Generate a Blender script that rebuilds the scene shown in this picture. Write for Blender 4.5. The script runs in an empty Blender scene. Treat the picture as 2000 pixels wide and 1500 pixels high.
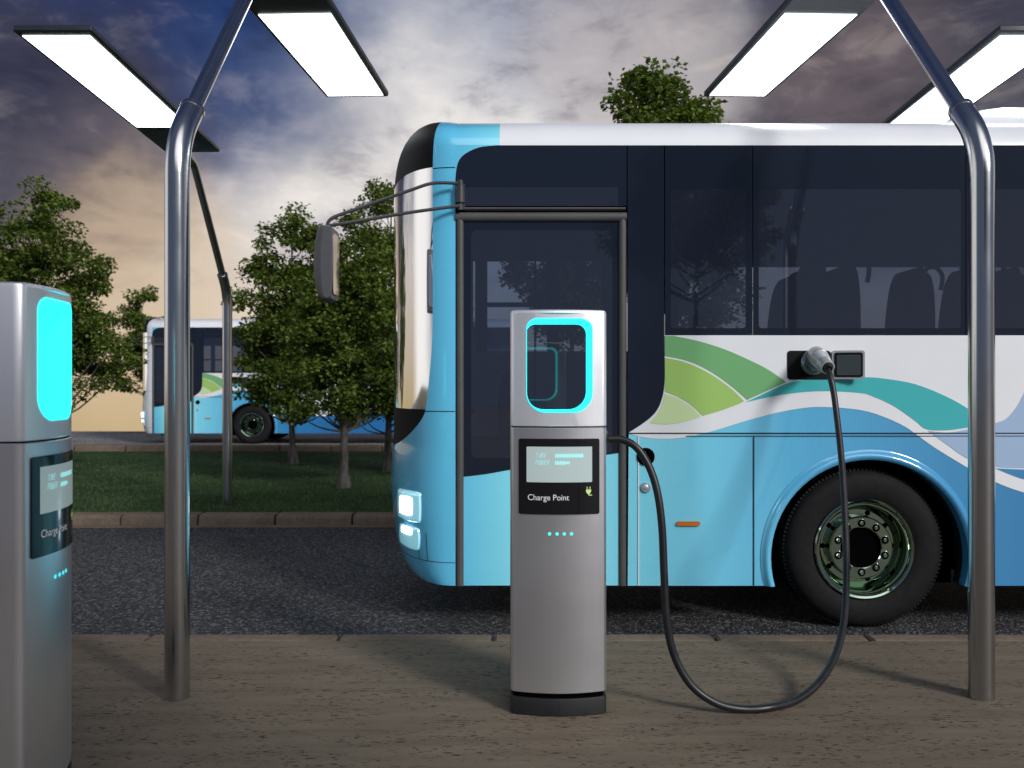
import bpy, bmesh, math, random
from mathutils import Vector, Matrix, noise
from mathutils.geometry import tessellate_polygon
R = math.radians
PI = math.pi
sc = bpy.context.scene
COL = sc.collection

# ------------------------------------------------------------------ camera
EYE, F, HZ = 1.534, 1720.0, 752.0          # eye height (m), focal length and horizon in photograph pixels
ZB = 5.495                                  # distance of the near bus side
S = F / ZB
cam = bpy.data.cameras.new('camera')
cam.sensor_width = 36.0
cam.lens = F / 2000.0 * 36.0
cam.shift_y = (HZ - 750.0) / 2000.0
cam.clip_end = 5000
cam.dof.use_dof = True
cam.dof.focus_distance = 4.6
cam.dof.aperture_fstop = 3.2
camo = bpy.data.objects.new('camera', cam)
camo.location = (0, 0, EYE)
camo.rotation_euler = (R(90), 0, 0)
COL.objects.link(camo)
sc.camera = camo

# ------------------------------------------------------------------ colour management
sc.view_settings.view_transform = 'Standard'
sc.view_settings.look = 'None'
sc.view_settings.exposure = 0.0
sc.view_settings.gamma = 1.0
sc.render.engine = 'CYCLES'
sc.cycles.max_bounces = 8
sc.cycles.transparent_max_bounces = 24
sc.cycles.sample_clamp_indirect = 6.0
sc.cycles.use_denoising = True

# ------------------------------------------------------------------ sun
SUN_EL, SUN_AZ = R(27), R(138)              # azimuth clockwise from +Y
sun = bpy.data.lights.new('sun', 'SUN')
sun.energy = 2.6
sun.angle = R(12)
sun.color = (1.0, 0.985, 0.97)
suno = bpy.data.objects.new('sun', sun)
sd = Vector((math.sin(SUN_AZ) * math.cos(SUN_EL), math.cos(SUN_AZ) * math.cos(SUN_EL), math.sin(SUN_EL)))
suno.rotation_euler = sd.to_track_quat('Z', 'Y').to_euler()
suno.location = sd * 40
COL.objects.link(suno)

# ------------------------------------------------------------------ node helpers
class NT:
    def __init__(s, tree):
        s.t = tree; s.n = tree.nodes; s.l = tree.links
    def new(s, typ, **kw):
        n = s.n.new(typ)
        for k, v in kw.items():
            setattr(n, k, v)
        return n
    def put(s, sock, v):
        if isinstance(v, bpy.types.NodeSocket): s.l.new(v, sock)
        else: sock.default_value = v
    def math(s, op, a, b=None, c=None, clamp=False):
        n = s.new('ShaderNodeMath', operation=op); n.use_clamp = clamp
        s.put(n.inputs[0], a)
        if b is not None: s.put(n.inputs[1], b)
        if c is not None: s.put(n.inputs[2], c)
        return n.outputs[0]
    def vmath(s, op, a, b=None, scale=None):
        n = s.new('ShaderNodeVectorMath', operation=op)
        s.put(n.inputs[0], a)
        if b is not None: s.put(n.inputs[1], b)
        if scale is not None: s.put(n.inputs['Scale'], scale)
        return n.outputs['Value'] if op in ('DOT_PRODUCT', 'LENGTH') else n.outputs[0]
    def range(s, v, a, b, c=0.0, d=1.0, smooth=True):
        n = s.new('ShaderNodeMapRange', interpolation_type='SMOOTHSTEP' if smooth else 'LINEAR')
        s.put(n.inputs[0], v)
        for i, x in enumerate((a, b, c, d)): s.put(n.inputs[i + 1], x)
        return n.outputs[0]
    def noise(s, vec, scale, detail=4, rough=.55, dist=0.0, out=0):
        n = s.new('ShaderNodeTexNoise')
        if vec is not None: s.put(n.inputs['Vector'], vec)
        n.inputs['Scale'].default_value = scale; n.inputs['Detail'].default_value = detail
        n.inputs['Roughness'].default_value = rough; n.inputs['Distortion'].default_value = dist
        return n.outputs[out]
    def mix(s, f, a, b, blend='MIX'):
        n = s.new('ShaderNodeMix', data_type='RGBA', blend_type=blend)
        s.put(n.inputs[0], f)
        s.put(n.inputs[6], (*a, 1) if isinstance(a, tuple) else a)
        s.put(n.inputs[7], (*b, 1) if isinstance(b, tuple) else b)
        return n.outputs[2]
    def ramp(s, v, stops, interp='LINEAR'):
        n = s.new('ShaderNodeValToRGB'); s.put(n.inputs[0], v)
        cr = n.color_ramp; cr.interpolation = interp
        while len(cr.elements) < len(stops): cr.elements.new(.5)
        for e, (p, c) in zip(cr.elements, stops):
            e.position = p; e.color = (*c, 1)
        return n.outputs[0]
    def mapping(s, vec, scale=(1, 1, 1), rot=(0, 0, 0), loc=(0, 0, 0)):
        n = s.new('ShaderNodeMapping'); s.put(n.inputs[0], vec)
        n.inputs['Scale'].default_value = scale; n.inputs['Rotation'].default_value = rot
        n.inputs['Location'].default_value = loc
        return n.outputs[0]

# ------------------------------------------------------------------ world: dusk sky
w = bpy.data.worlds.new('World'); sc.world = w; w.use_nodes = True
T = NT(w.node_tree); T.n.clear()
tc = T.new('ShaderNodeTexCoord').outputs['Generated']
def pdir(px, py):
    return Vector(((px - 1000) / F, 1, (HZ - py) / F)).normalized()
wn = T.noise(tc, 3.2, 5, .6, out=1)
wv = T.vmath('SCALE', T.vmath('SUBTRACT', wn, (0.5, 0.5, 0.5)), scale=0.26)
wd = T.vmath('NORMALIZE', T.vmath('ADD', tc, wv))
sep = T.new('ShaderNodeSeparateXYZ'); T.put(sep.inputs[0], tc)
sepw = T.new('ShaderNodeSeparateXYZ'); T.put(sepw.inputs[0], wd)
el = T.math('ADD', T.math('MULTIPLY', sep.outputs[2], .75), T.math('MULTIPLY', sepw.outputs[2], .25))
col = T.ramp(T.range(el, -0.06, 0.60, smooth=False), [
    (0.00, (.47, .35, .155)), (0.05, (.50, .385, .20)), (0.12, (.54, .44, .31)), (0.24, (.60, .52, .45)),
    (0.38, (.58, .555, .53)), (0.55, (.36, .38, .45)), (0.75, (.10, .135, .24)), (1.0, (.022, .038, .10))])
def blob(px, py, ang, inner, c, amt, vec=None):
    global col
    d = T.vmath('DOT_PRODUCT', vec or wd, tuple(pdir(px, py)))
    f = T.range(d, math.cos(R(ang)), math.cos(R(inner)))
    col = T.mix(T.math('MULTIPLY', f, amt), col, c)
blob(820, 330, 20, 2, (.86, .82, .78), .95)
blob(470, 330, 10, 1, (.64, .60, .58), .7)
blob(1080, -160, 14, 2, (.24, .27, .38), .75)
blob(400, -190, 17, 3, (.030, .085, .235), .9)
blob(40, -110, 21, 4, (.006, .030, .140), .98)
blob(1850, -60, 19, 5, (.038, .032, .050), .95)
blob(1620, 160, 9, 1, (.135, .105, .112), .8)
blob(1250, 130, 8, 1, (.50, .45, .44), .7)
blob(-20, 270, 15, 4, (.038, .032, .054), .95)
blob(200, 390, 8, 1, (.17, .135, .145), .55)
blob(320, 600, 11, 1, (.68, .50, .32), .65)
# cloud texture: streaks drawn out along a rising diagonal, stronger away from the horizon
cm = T.mapping(tc, (1.6, 1.0, 4.6), (0, R(-28), 0))
cn = T.noise(cm, 3.4, 9, .62, .4)
cn2 = T.noise(T.mapping(tc, (2.2, 1, 4.0), (0, R(-18), 0), (3, 1, 2)), 8.5, 7, .6, .5)
cf = T.math('ADD', T.math('MULTIPLY', cn, .65), T.math('MULTIPLY', cn2, .35))
up = T.range(sep.outputs[2], 0.02, 0.20)
dark = T.math('MULTIPLY', T.range(cf, .51, .37), T.math('MULTIPLY', up, .55))
col = T.mix(dark, col, T.mix(1.0, col, (.40, .37, .45), 'MULTIPLY'))
lite = T.math('MULTIPLY', T.range(cf, .50, .66), T.math('MULTIPLY', up, .5))
col = T.mix(lite, col, T.mix(.22, T.mix(1.0, col, (1.45, 1.38, 1.33), 'MULTIPLY'), (.86, .75, .67)))
# sky behind the viewer: dim, plus an invented bright patch lighting the chargers
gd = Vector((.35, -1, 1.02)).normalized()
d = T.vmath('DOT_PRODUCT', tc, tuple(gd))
col = T.mix(T.range(sep.outputs[1], .25, -.25), col, (.085, .11, .17))
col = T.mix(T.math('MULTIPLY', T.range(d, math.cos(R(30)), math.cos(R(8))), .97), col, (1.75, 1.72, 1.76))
d2 = T.vmath('DOT_PRODUCT', wd, tuple(Vector((-1, .02, .16)).normalized()))
col = T.mix(T.math('MULTIPLY', T.range(d2, math.cos(R(26)), math.cos(R(8))), .95), col, (1.10, 1.06, 1.02))  # bright sky patch added at left to whiten the windscreen and pole edges
sky = T.new('ShaderNodeTexSky', sky_type='NISHITA')
sky.sun_disc = False; sky.sun_elevation = SUN_EL; sky.sun_rotation = SUN_AZ
col = T.mix(1.0, col, T.vmath('SCALE', sky.outputs[0], scale=0.004), 'ADD')
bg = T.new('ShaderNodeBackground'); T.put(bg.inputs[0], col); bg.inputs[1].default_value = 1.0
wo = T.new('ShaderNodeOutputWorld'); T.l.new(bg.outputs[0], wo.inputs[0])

# ------------------------------------------------------------------ materials
def mat(name, base=(.5, .5, .5), rough=.5, metal=0.0, coat=0.0, emit=None, es=0.0, spec=.5, ior=1.45):
    m = bpy.data.materials.new(name); m.use_nodes = True
    p = m.node_tree.nodes['Principled BSDF']
    p.inputs['Base Color'].default_value = (*base, 1); p.inputs['Roughness'].default_value = rough
    p.inputs['Metallic'].default_value = metal; p.inputs['Coat Weight'].default_value = coat
    p.inputs['Coat Roughness'].default_value = .04; p.inputs['Specular IOR Level'].default_value = spec
    p.inputs['IOR'].default_value = ior
    if emit:
        p.inputs['Emission Color'].default_value = (*emit, 1); p.inputs['Emission Strength'].default_value = es
    return m
def nodes(m):
    return NT(m.node_tree), m.node_tree.nodes['Principled BSDF']
def bump(t, p, h, strength=.3, dist=.01):
    b = t.new('ShaderNodeBump'); t.put(b.inputs['Height'], h)
    b.inputs['Strength'].default_value = strength; b.inputs['Distance'].default_value = dist
    t.l.new(b.outputs[0], p.inputs['Normal'])
def objco(t): return t.new('ShaderNodeTexCoord').outputs['Object']
def speckle(m, amount=.12, scale=60, rvar=.08, fine=0.0):
    """slight dirt, tone and gloss variation so that no surface is perfectly even"""
    t, p = nodes(m); v = objco(t)
    n = t.noise(v, scale, 5, .6); n2 = t.noise(v, scale * .07 + 1.1, 4, .6)
    k = t.math('ADD', t.math('MULTIPLY', n, .5), t.math('MULTIPLY', n2, .5))
    base = tuple(p.inputs['Base Color'].default_value)[:3]
    c = t.mix(t.range(k, .32, .68), tuple(x * (1 - amount) for x in base), tuple(min(1, x * (1 + amount)) for x in base))
    t.put(p.inputs['Base Color'], c)
    r = p.inputs['Roughness'].default_value
    t.put(p.inputs['Roughness'], t.range(n2, .3, .7, max(.01, r - rvar), r + rvar))
    if fine: bump(t, p, n, fine, .002)
    return m

def stone_mat():
    m = mat('paving_stone', rough=.8, spec=.25); t, p = nodes(m); v = objco(t)
    big = t.noise(v, 1.1, 5, .6)
    band = t.noise(t.mapping(v, (1.5, 12, 1)), 1.0, 6, .6)
    c = t.mix(t.range(band, .3, .7), (.150, .119, .085), (.204, .163, .118))
    c = t.mix(t.range(big, .35, .7, 0, .45), c, (.128, .10, .074))
    pit = t.noise(t.mapping(v, (21, 84, 1)), 1.0, 3, .6, .4)
    zone = t.noise(t.mapping(v, (3, 9, 1)), 1.0, 3)
    pf = t.math('MULTIPLY', t.range(pit, .575, .62), t.range(zone, .36, .56))
    c = t.mix(pf, c, (.026, .020, .016))
    fine = t.noise(t.mapping(v, (90, 240, 60)), 1.0, 3)
    c = t.mix(t.range(fine, .3, .7, 0, .45), c, t.mix(1.0, c, (.6, .6, .6), 'MULTIPLY'))
    t.put(p.inputs['Base Color'], c)
    bump(t, p, t.math('SUBTRACT', t.math('MULTIPLY', fine, .3), pf), .35, .006)
    return m
def asphalt_mat(name, a, b, s):
    m = mat(name, rough=.75, spec=.35); t, p = nodes(m); v = objco(t)
    vo = t.new('ShaderNodeTexVoronoi', feature='F1'); t.put(vo.inputs['Vector'], t.mapping(v, (1, .8, 1))); vo.inputs['Scale'].default_value = s
    n = t.noise(v, s * 1.6, 3); big = t.noise(v, .8, 5)
    c = t.mix(t.range(vo.outputs['Distance'], .15, .7), b, a)
    sp = t.new('ShaderNodeSeparateColor'); t.put(sp.inputs[0], vo.outputs['Color'])
    c = t.mix(t.range(sp.outputs[0], .55, 1.0, 0, .8), c, tuple(x * 2.3 for x in b))
    c = t.mix(t.range(sp.outputs[1], .4, 1.0, 0, .6), c, tuple(x * .3 for x in a))
    c = t.mix(t.range(big, .35, .7, 0, .35), c, t.mix(1.0, c, (.6, .6, .62), 'MULTIPLY'))
    t.put(p.inputs['Base Color'], c)
    bump(t, p, t.math('ADD', t.math('MULTIPLY', vo.outputs['Distance'], -1.0), t.math('MULTIPLY', n, .5)), .8, .02)
    return m
def soil_mat():
    m = mat('turf_soil', rough=.95, spec=.1); t, p = nodes(m); v = objco(t)
    c = t.mix(t.range(t.noise(v, 1.3, 6, .65), .3, .7), (.020, .045, .016), (.055, .090, .036))
    c = t.mix(t.range(t.noise(v, 22, 5), .3, .7, 0, .5), c, (.026, .048, .02))
    t.put(p.inputs['Base Color'], c); bump(t, p, t.noise(v, 40, 5), .6, .03); return m
def blade_mat(name, a, b, trans=.25):
    m = mat(name, rough=.55, spec=.3); t, p = nodes(m)
    g = t.new('ShaderNodeNewGeometry').outputs['Random Per Island']
    v = objco(t)
    c = t.mix(g, a, b); c = t.mix(t.range(t.noise(v, 1.6, 3), .35, .65, 0, .5), c, t.mix(1.0, c, (.55, .6, .5), 'MULTIPLY'))
    t.put(p.inputs['Base Color'], c)
    tr = t.new('ShaderNodeBsdfTranslucent'); t.put(tr.inputs[0], t.mix(1.0, c, (1.25, 1.2, .6), 'MULTIPLY'))
    ms = t.new('ShaderNodeMixShader'); ms.inputs[0].default_value = trans
    t.l.new(p.outputs[0], ms.inputs[1]); t.l.new(tr.outputs[0], ms.inputs[2])
    t.l.new(ms.outputs[0], m.node_tree.nodes['Material Output'].inputs[0]); return m
def bark_mat():
    m = mat('bark', rough=.9, spec=.15); t, p = nodes(m); v = objco(t)
    n = t.noise(t.mapping(v, (14, 14, 3)), 1.0, 6, .65)
    t.put(p.inputs['Base Color'], t.mix(t.range(n, .3, .7), (.05, .045, .042), (.17, .155, .14)))
    bump(t, p, n, .7, .02); return m
def tint_glass(name, tint, ior=1.5, film=(.05, .062, .105), amt=.35):
    """dark window glass with a navy tinting film"""
    m = bpy.data.materials.new(name); m.use_nodes = True; t = NT(m.node_tree); t.n.clear()
    fr = t.new('ShaderNodeFresnel'); fr.inputs[0].default_value = ior
    tr = t.new('ShaderNodeBsdfTransparent'); tr.inputs[0].default_value = (*tint, 1)
    df = t.new('ShaderNodeBsdfDiffuse'); df.inputs[0].default_value = (*film, 1)
    m0 = t.new('ShaderNodeMixShader'); m0.inputs[0].default_value = amt
    t.l.new(tr.outputs[0], m0.inputs[1]); t.l.new(df.outputs[0], m0.inputs[2])
    gl = t.new('ShaderNodeBsdfGlossy'); gl.inputs['Roughness'].default_value = 0.0
    ms = t.new('ShaderNodeMixShader'); t.l.new(fr.outputs[0], ms.inputs[0])
    t.l.new(m0.outputs[0], ms.inputs[1]); t.l.new(gl.outputs[0], ms.inputs[2])
    o = t.new('ShaderNodeOutputMaterial'); t.l.new(ms.outputs[0], o.inputs[0]); return m
def livery_blue():
    m = mat('livery_blue', rough=.28, coat=.8, spec=.5); t, p = nodes(m); v = objco(t)
    sx = t.new('ShaderNodeSeparateXYZ'); t.put(sx.inputs[0], v)
    x = t.math('ADD', sx.outputs[0], BUS_O[0])            # distance along the bus: cyan nose, deep blue tail
    c = t.ramp(t.range(x, -1.0, 4.2, smooth=False), [
        (0, (.085, .50, .84)), (.13, (.13, .60, .88)), (.20, (.28, .85, .97)), (.36, (.23, .75, .94)),
        (.55, (.10, .45, .74)), (.72, (.05, .29, .56)), (.86, (.03, .205, .47)), (1, (.022, .165, .42))])
    n = t.noise(v, 2.5, 4)
    p.inputs['Coat Weight'].default_value = 1.0; p.inputs['Coat IOR'].default_value = 1.75; p.inputs['Coat Roughness'].default_value = .03
    t.put(p.inputs['Base Color'], c); t.put(p.inputs['Roughness'], t.range(n, .3, .7, .25, .31)); return m
def brushed(name, base, rough, metal):
    m = mat(name, base, rough, metal); t, p = nodes(m); v = objco(t)
    n = t.noise(t.mapping(v, (220, 220, 3)), 1.0, 3); n2 = t.noise(v, 3, 4)
    g = t.noise(v, 900, 2)
    t.put(p.inputs['Base Color'], t.mix(t.range(t.math('ADD', t.math('MULTIPLY', n, .5), t.math('MULTIPLY', g, .5)), .3, .7), tuple(x * .94 for x in base), base))
    t.put(p.inputs['Roughness'], t.range(n2, .3, .7, rough - .02, rough + .03)); return m

BUS_O = Vector((4.1, 1.27, 0.0))            # bus frame: x = distance along, y = 0 on the near side; the Empty stands mid-bus
M = {}
M['stone'] = stone_mat()
M['kerb'] = speckle(mat('kerb_stone', (.155, .118, .088), .8, spec=.25), .25, 30, .05, .4)
M['asphalt'] = asphalt_mat('asphalt', (.018, .019, .021), (.082, .083, .088), 58)
M['asphalt_far'] = asphalt_mat('worn_asphalt', (.15, .15, .155), (.23, .23, .235), 30)
M['soil'] = soil_mat()
M['land'] = speckle(mat('dry_land', (.16, .14, .08), .95, spec=.1), .3, .5)
M['grass'] = blade_mat('grass_blade', (.038, .085, .030), (.115, .18, .078))
M['leaf'] = blade_mat('leaf', (.040, .082, .012), (.205, .270, .052), .38)
M['bark'] = bark_mat()
M['steel'] = brushed('brushed_steel', (.54, .545, .56), .19, 1.0)
M['silver'] = brushed('silver_shell', (.80, .805, .84), .33, .93)
M['pearl'] = brushed('pale_silver_shell', (.92, .925, .96), .38, .66)
M['rubber'] = speckle(mat('black_rubber', (.012, .012, .013), .55), .2, 90)
M['cable'] = speckle(mat('cable_rubber', (.014, .014, .016), .38), .2, 60)
M['bezel'] = mat('bezel_black', (.006, .007, .009), .16, coat=.3)
M['lcd'] = mat('lcd', (.36, .42, .42), .25, emit=(.55, .70, .69), es=.26)
M['lcd_ink'] = mat('lcd_ink', (.2, .6, .6), .4, emit=(.34, .86, .84), es=.78)
M['ink'] = mat('white_ink', (.62, .63, .65), .5, emit=(.8, .82, .85), es=.22)
M['icon'] = mat('green_icon', (.45, .62, .22), .5, emit=(.50, .66, .25), es=.35)
M['cyan'] = mat('cyan_light', (.05, .8, .85), .3, emit=(.035, 1.0, 1.0), es=1.0)
M['cyan_led'] = mat('cyan_led', (.05, .6, .65), .3, emit=(.06, .85, .85), es=1.0)
M['panel'] = mat('lamp_panel', (.9, .9, .9), .4, emit=(.90, .97, 1.0), es=4.5)
M['housing'] = speckle(mat('dark_housing', (.022, .027, .036), .42), .2, 30)
M['blue'] = livery_blue()
M['white'] = speckle(mat('white_paint', (.82, .835, .865), .25, coat=.7), .02, 4, .05)
M['roofwhite'] = speckle(mat('roof_white', (.80, .815, .85), .35, coat=.3), .03, 4, .06)
M['teal'] = mat('livery_teal', (.055, .46, .48), .28, coat=.7)
M['green'] = mat('livery_green', (.18, .44, .18), .28, coat=.7)
M['lime'] = mat('livery_lime', (.36, .58, .15), .28, coat=.7)
M['pale_lime'] = mat('livery_pale_lime', (.60, .75, .40), .28, coat=.7)
M['sky_blue'] = mat('livery_sky_blue', (.36, .50, .70), .28, coat=.7)
M['black'] = mat('satin_black', (.006, .006, .007), .62, spec=.15)
M['darkglass'] = mat('black_glass_band', (.011, .016, .029), .08, spec=.5)
M['seam'] = mat('panel_gap', (.006, .01, .014), .8)
M['glass'] = tint_glass('tinted_window_glass', (.46, .53, .66), 1.95, (.044, .056, .102), .34)
M['screen'] = mat('windscreen_glass', (.84, .84, .86), .05, metal=.95, coat=1.0)
M['grey'] = speckle(mat('grey_rubber_trim', (.075, .072, .072), .5), .1, 30)
M['charcoal'] = speckle(mat('charcoal_plastic', (.050, .050, .054), .42), .1, 30)
M['mirrorgrey'] = speckle(mat('mirror_housing', (.085, .085, .092), .45), .1, 30)
M['tyre'] = speckle(mat('tyre_rubber', (.010, .010, .011), .75, spec=.2), .3, 25)
M['chrome'] = mat('green_chrome', (.36, .46, .37), .05, metal=1.0)
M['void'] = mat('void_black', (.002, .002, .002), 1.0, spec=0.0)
M['under'] = mat('underbody', (.006, .006, .007), .9)
M['inside'] = speckle(mat('cabin_lining', (.10, .125, .24), .8), .15, 3)
M['seat'] = speckle(mat('seat_cloth', (.045, .052, .09), .9), .25, 20)
M['light'] = mat('headlight_glow', (.9, .95, 1), .2, emit=(.78, .95, 1.0), es=6.0)
M['lens'] = mat('headlight_lens', (.42, .74, .86), .08, metal=.35, coat=1.0, emit=(.35, .85, 1.0), es=.45)
M['orange'] = mat('orange_marker', (.55, .16, .015), .35)
M['plug'] = brushed('plug_grey', (.46, .49, .50), .32, .35)
M['plugglass'] = mat('plug_collar', (.22, .28, .29), .15, metal=.6, coat=.5)
M['flapglass'] = mat('flap_inside', (.045, .06, .065), .15, coat=.5)
M['frontwhite'] = speckle(mat('front_white', (.66, .68, .72), .3, coat=.5), .03, 4)

# ------------------------------------------------------------------ mesh helpers
class MB:
    def __init__(s): s.v = []; s.f = []; s.m = []; s.s = []
    def add(s, vs, fs, mi=0, smooth=False):
        o = len(s.v); s.v += [tuple(p) for p in vs]
        for f in fs:
            s.f.append(tuple(i + o for i in f)); s.m.append(mi); s.s.append(smooth)
    def box(s, x0, x1, y0, y1, z0, z1, mi=0):
        vs = [(x, y, z) for x in (x0, x1) for y in (y0, y1) for z in (z0, z1)]
        s.add(vs, [(0, 1, 3, 2), (4, 6, 7, 5), (0, 4, 5, 1), (2, 3, 7, 6), (0, 2, 6, 4), (1, 5, 7, 3)], mi)
    def grid(s, fn, nu, nv, mi=0, smooth=True, wrap=False):
        """fn(i, j) -> point, i in 0..nu, j in 0..nv (wrap closes i)"""
        cu = nu if wrap else nu + 1
        vs = [fn(i, j) for j in range(nv + 1) for i in range(cu)]
        fs = []
        for j in range(nv):
            for i in range(nu):
                a = j * cu + i; b = j * cu + (i + 1) % cu
                fs.append((a, b, b + cu, a + cu))
        s.add(vs, fs, mi, smooth)
    def poly(s, pts, mi=0, holes=(), to3=None):
        """flat polygon (with holes) given as 2D points; to3 maps (x, z) to 3D"""
        loops = [[Vector((p[0], p[1], 0)) for p in pts]] + [[Vector((p[0], p[1], 0)) for p in h] for h in holes]
        flat = [p for l in loops for p in l]
        tri = tessellate_polygon(loops)
        s.add([to3(p.x, p.y) for p in flat], tri, mi)
    def prism(s, pts, y0, y1, mi=0, smooth=False, to3=None):
        """outline in (x, z) extruded from y0 to y1"""
        to3 = to3 or (lambda x, y, z: (x, y, z))
        n = len(pts)
        vs = [to3(x, y0, z) for x, z in pts] + [to3(x, y1, z) for x, z in pts]
        fs = [(i, (i + 1) % n, n + (i + 1) % n, n + i) for i in range(n)]
        s.add(vs, fs, mi, smooth)
        loops = [[Vector((x, z, 0)) for x, z in pts]]
        tri = tessellate_polygon(loops)
        s.add(vs[:n], tri, mi); s.add(vs[n:], [t[::-1] for t in tri], mi)
    def tube(s, pts, rad, seg=12, mi=0, caps=True):
        pts = [Vector(p) for p in pts]; n = len(pts)
        rad = rad if isinstance(rad, (list, tuple)) else [rad] * n
        tg = [(pts[min(i + 1, n - 1)] - pts[max(i - 1, 0)]).normalized() for i in range(n)]
        a = Vector((0, 0, 1)) if abs(tg[0].z) < .9 else Vector((1, 0, 0))
        u = tg[0].cross(a).normalized(); vs = []
        for i in range(n):
            u = (u - tg[i] * u.dot(tg[i])).normalized(); v = tg[i].cross(u)
            vs += [pts[i] + (u * math.cos(2 * PI * k / seg) + v * math.sin(2 * PI * k / seg)) * rad[i] for k in range(seg)]
        fs = [(i * seg + k, i * seg + (k + 1) % seg, (i + 1) * seg + (k + 1) % seg, (i + 1) * seg + k) for i in range(n - 1) for k in range(seg)]
        s.add(vs, fs, mi, True)
        if caps:
            s.add(vs[:seg], [tuple(range(seg))[::-1]], mi); s.add(vs[-seg:], [tuple(range(seg))], mi)
    def lathe(s, prof, seg, to3, mi=0, smooth=True):
        """prof: list of (radius, along); to3(a, b, along) places the ring"""
        s.grid(lambda i, j: to3(prof[j][0] * math.cos(2 * PI * i / seg), prof[j][0] * math.sin(2 * PI * i / seg), prof[j][1]), seg, len(prof) - 1, mi, smooth, True)
    def build(s, name, mats, parent=None, o=(0, 0, 0), weld=False, sharp=38, fix=True):
        me = bpy.data.meshes.new(name)
        me.from_pydata([(p[0] - o[0], p[1] - o[1], p[2] - o[2]) for p in s.v], [], s.f)
        for m in (mats if isinstance(mats, (list, tuple)) else [mats]): me.materials.append(m)
        me.polygons.foreach_set('material_index', s.m)
        me.polygons.foreach_set('use_smooth', s.s)
        if fix:
            bm = bmesh.new(); bm.from_mesh(me)
            if weld: bmesh.ops.remove_doubles(bm, verts=bm.verts, dist=1e-5)
            bmesh.ops.recalc_face_normals(bm, faces=bm.faces)
            bm.to_mesh(me); bm.free()
            me.set_sharp_from_angle(angle=R(sharp))
        ob = bpy.data.objects.new(name, me); COL.objects.link(ob)
        if parent: ob.parent = parent
        return ob
def tag(o, label=None, cat=None, group=None, kind=None):
    for k, v in (('label', label), ('category', cat), ('group', group), ('kind', kind)):
        if v: o[k] = v
    return o
def empty(name, loc=(0, 0, 0), rz=0, parent=None):
    o = bpy.data.objects.new(name, None); o.empty_display_size = .3
    o.location = loc; o.rotation_euler = (0, 0, rz); COL.objects.link(o)
    if parent: o.parent = parent
    return o
def dup(o, parent=None):
    c = o.copy(); COL.objects.link(c); c.parent = parent
    for ch in list(o.children): dup(ch, c)
    return c
def P(px, py, d):
    """point seen at a photograph pixel, d metres away"""
    return Vector(((px - 1000) * d / F, d, EYE - (py - HZ) * d / F))
def spline(pts, n=8, closed=False):
    pts = [Vector(p) for p in pts]; out = []; N = len(pts)
    for i in range(N if closed else N - 1):
        if closed: p0, p1, p2, p3 = (pts[(i + k) % N] for k in (-1, 0, 1, 2))
        else: p0, p1, p2, p3 = pts[max(i - 1, 0)], pts[i], pts[i + 1], pts[min(i + 2, N - 1)]
        for k in range(n):
            t = k / n
            out.append(.5 * ((2 * p1) + (p2 - p0) * t + (2 * p0 - 5 * p1 + 4 * p2 - p3) * t * t + (3 * p1 - p0 - 3 * p2 + p3) * t ** 3))
    if not closed: out.append(pts[-1])
    return out
def rrect(x0, x1, z0, z1, r, n=6):
    """rounded rectangle outline; r one radius or (bottom, top)"""
    rb, rt = r if isinstance(r, tuple) else (r, r)
    out = []
    for cx, cz, rr, a0 in ((x1 - rb, z0 + rb, rb, -90), (x1 - rt, z1 - rt, rt, 0), (x0 + rt, z1 - rt, rt, 90), (x0 + rb, z0 + rb, rb, 180)):
        for k in range(n + 1):
            a = R(a0 + 90 * k / n); out.append((cx + rr * math.cos(a), cz + rr * math.sin(a)))
    return out

# ------------------------------------------------------------------ setting: ground, roads, pavement, kerbs
HP = 0.08                                   # pavement level above the road
g = MB()                                    # one sheet of land; it falls away beyond the far road
ys = [-60, 4, 9, 18.5, 29.6, 31, 60, 160, 500, 1500]
zs = [-.05, -.05, -.05, -.05, -.05, -.16, -2.9, -11, -40, -125]
xs = [-1500, -300, -60, -20, 0, 20, 60, 300, 1500]
g.grid(lambda i, j: (xs[i], ys[j], zs[j]), len(xs) - 1, len(ys) - 1, smooth=False)
tag(g.build('ground', M['land']), kind='structure')
r1 = MB(); r1.grid(lambda i, j: (-60 + 120 * i / 8, (4.95, 9.62)[j], 0), 8, 1, smooth=False)
tag(r1.build('near_road', M['asphalt']), kind='structure')
r2 = MB(); r2.grid(lambda i, j: (-90 + 180 * i / 8, (19.3, 29.2)[j], 0), 8, 1, smooth=False)
r2.add([(-90, 29.2, 0), (90, 29.2, 0), (90, 29.2, -.2), (-90, 29.2, -.2)], [(0, 1, 2, 3)])
tag(r2.build('far_road', M['asphalt_far']), kind='structure')
pv = MB(); pv.box(-60, 60, -40, 5.0, -.2, HP)
tag(pv.build('pavement', M['stone']), kind='structure')
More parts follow.
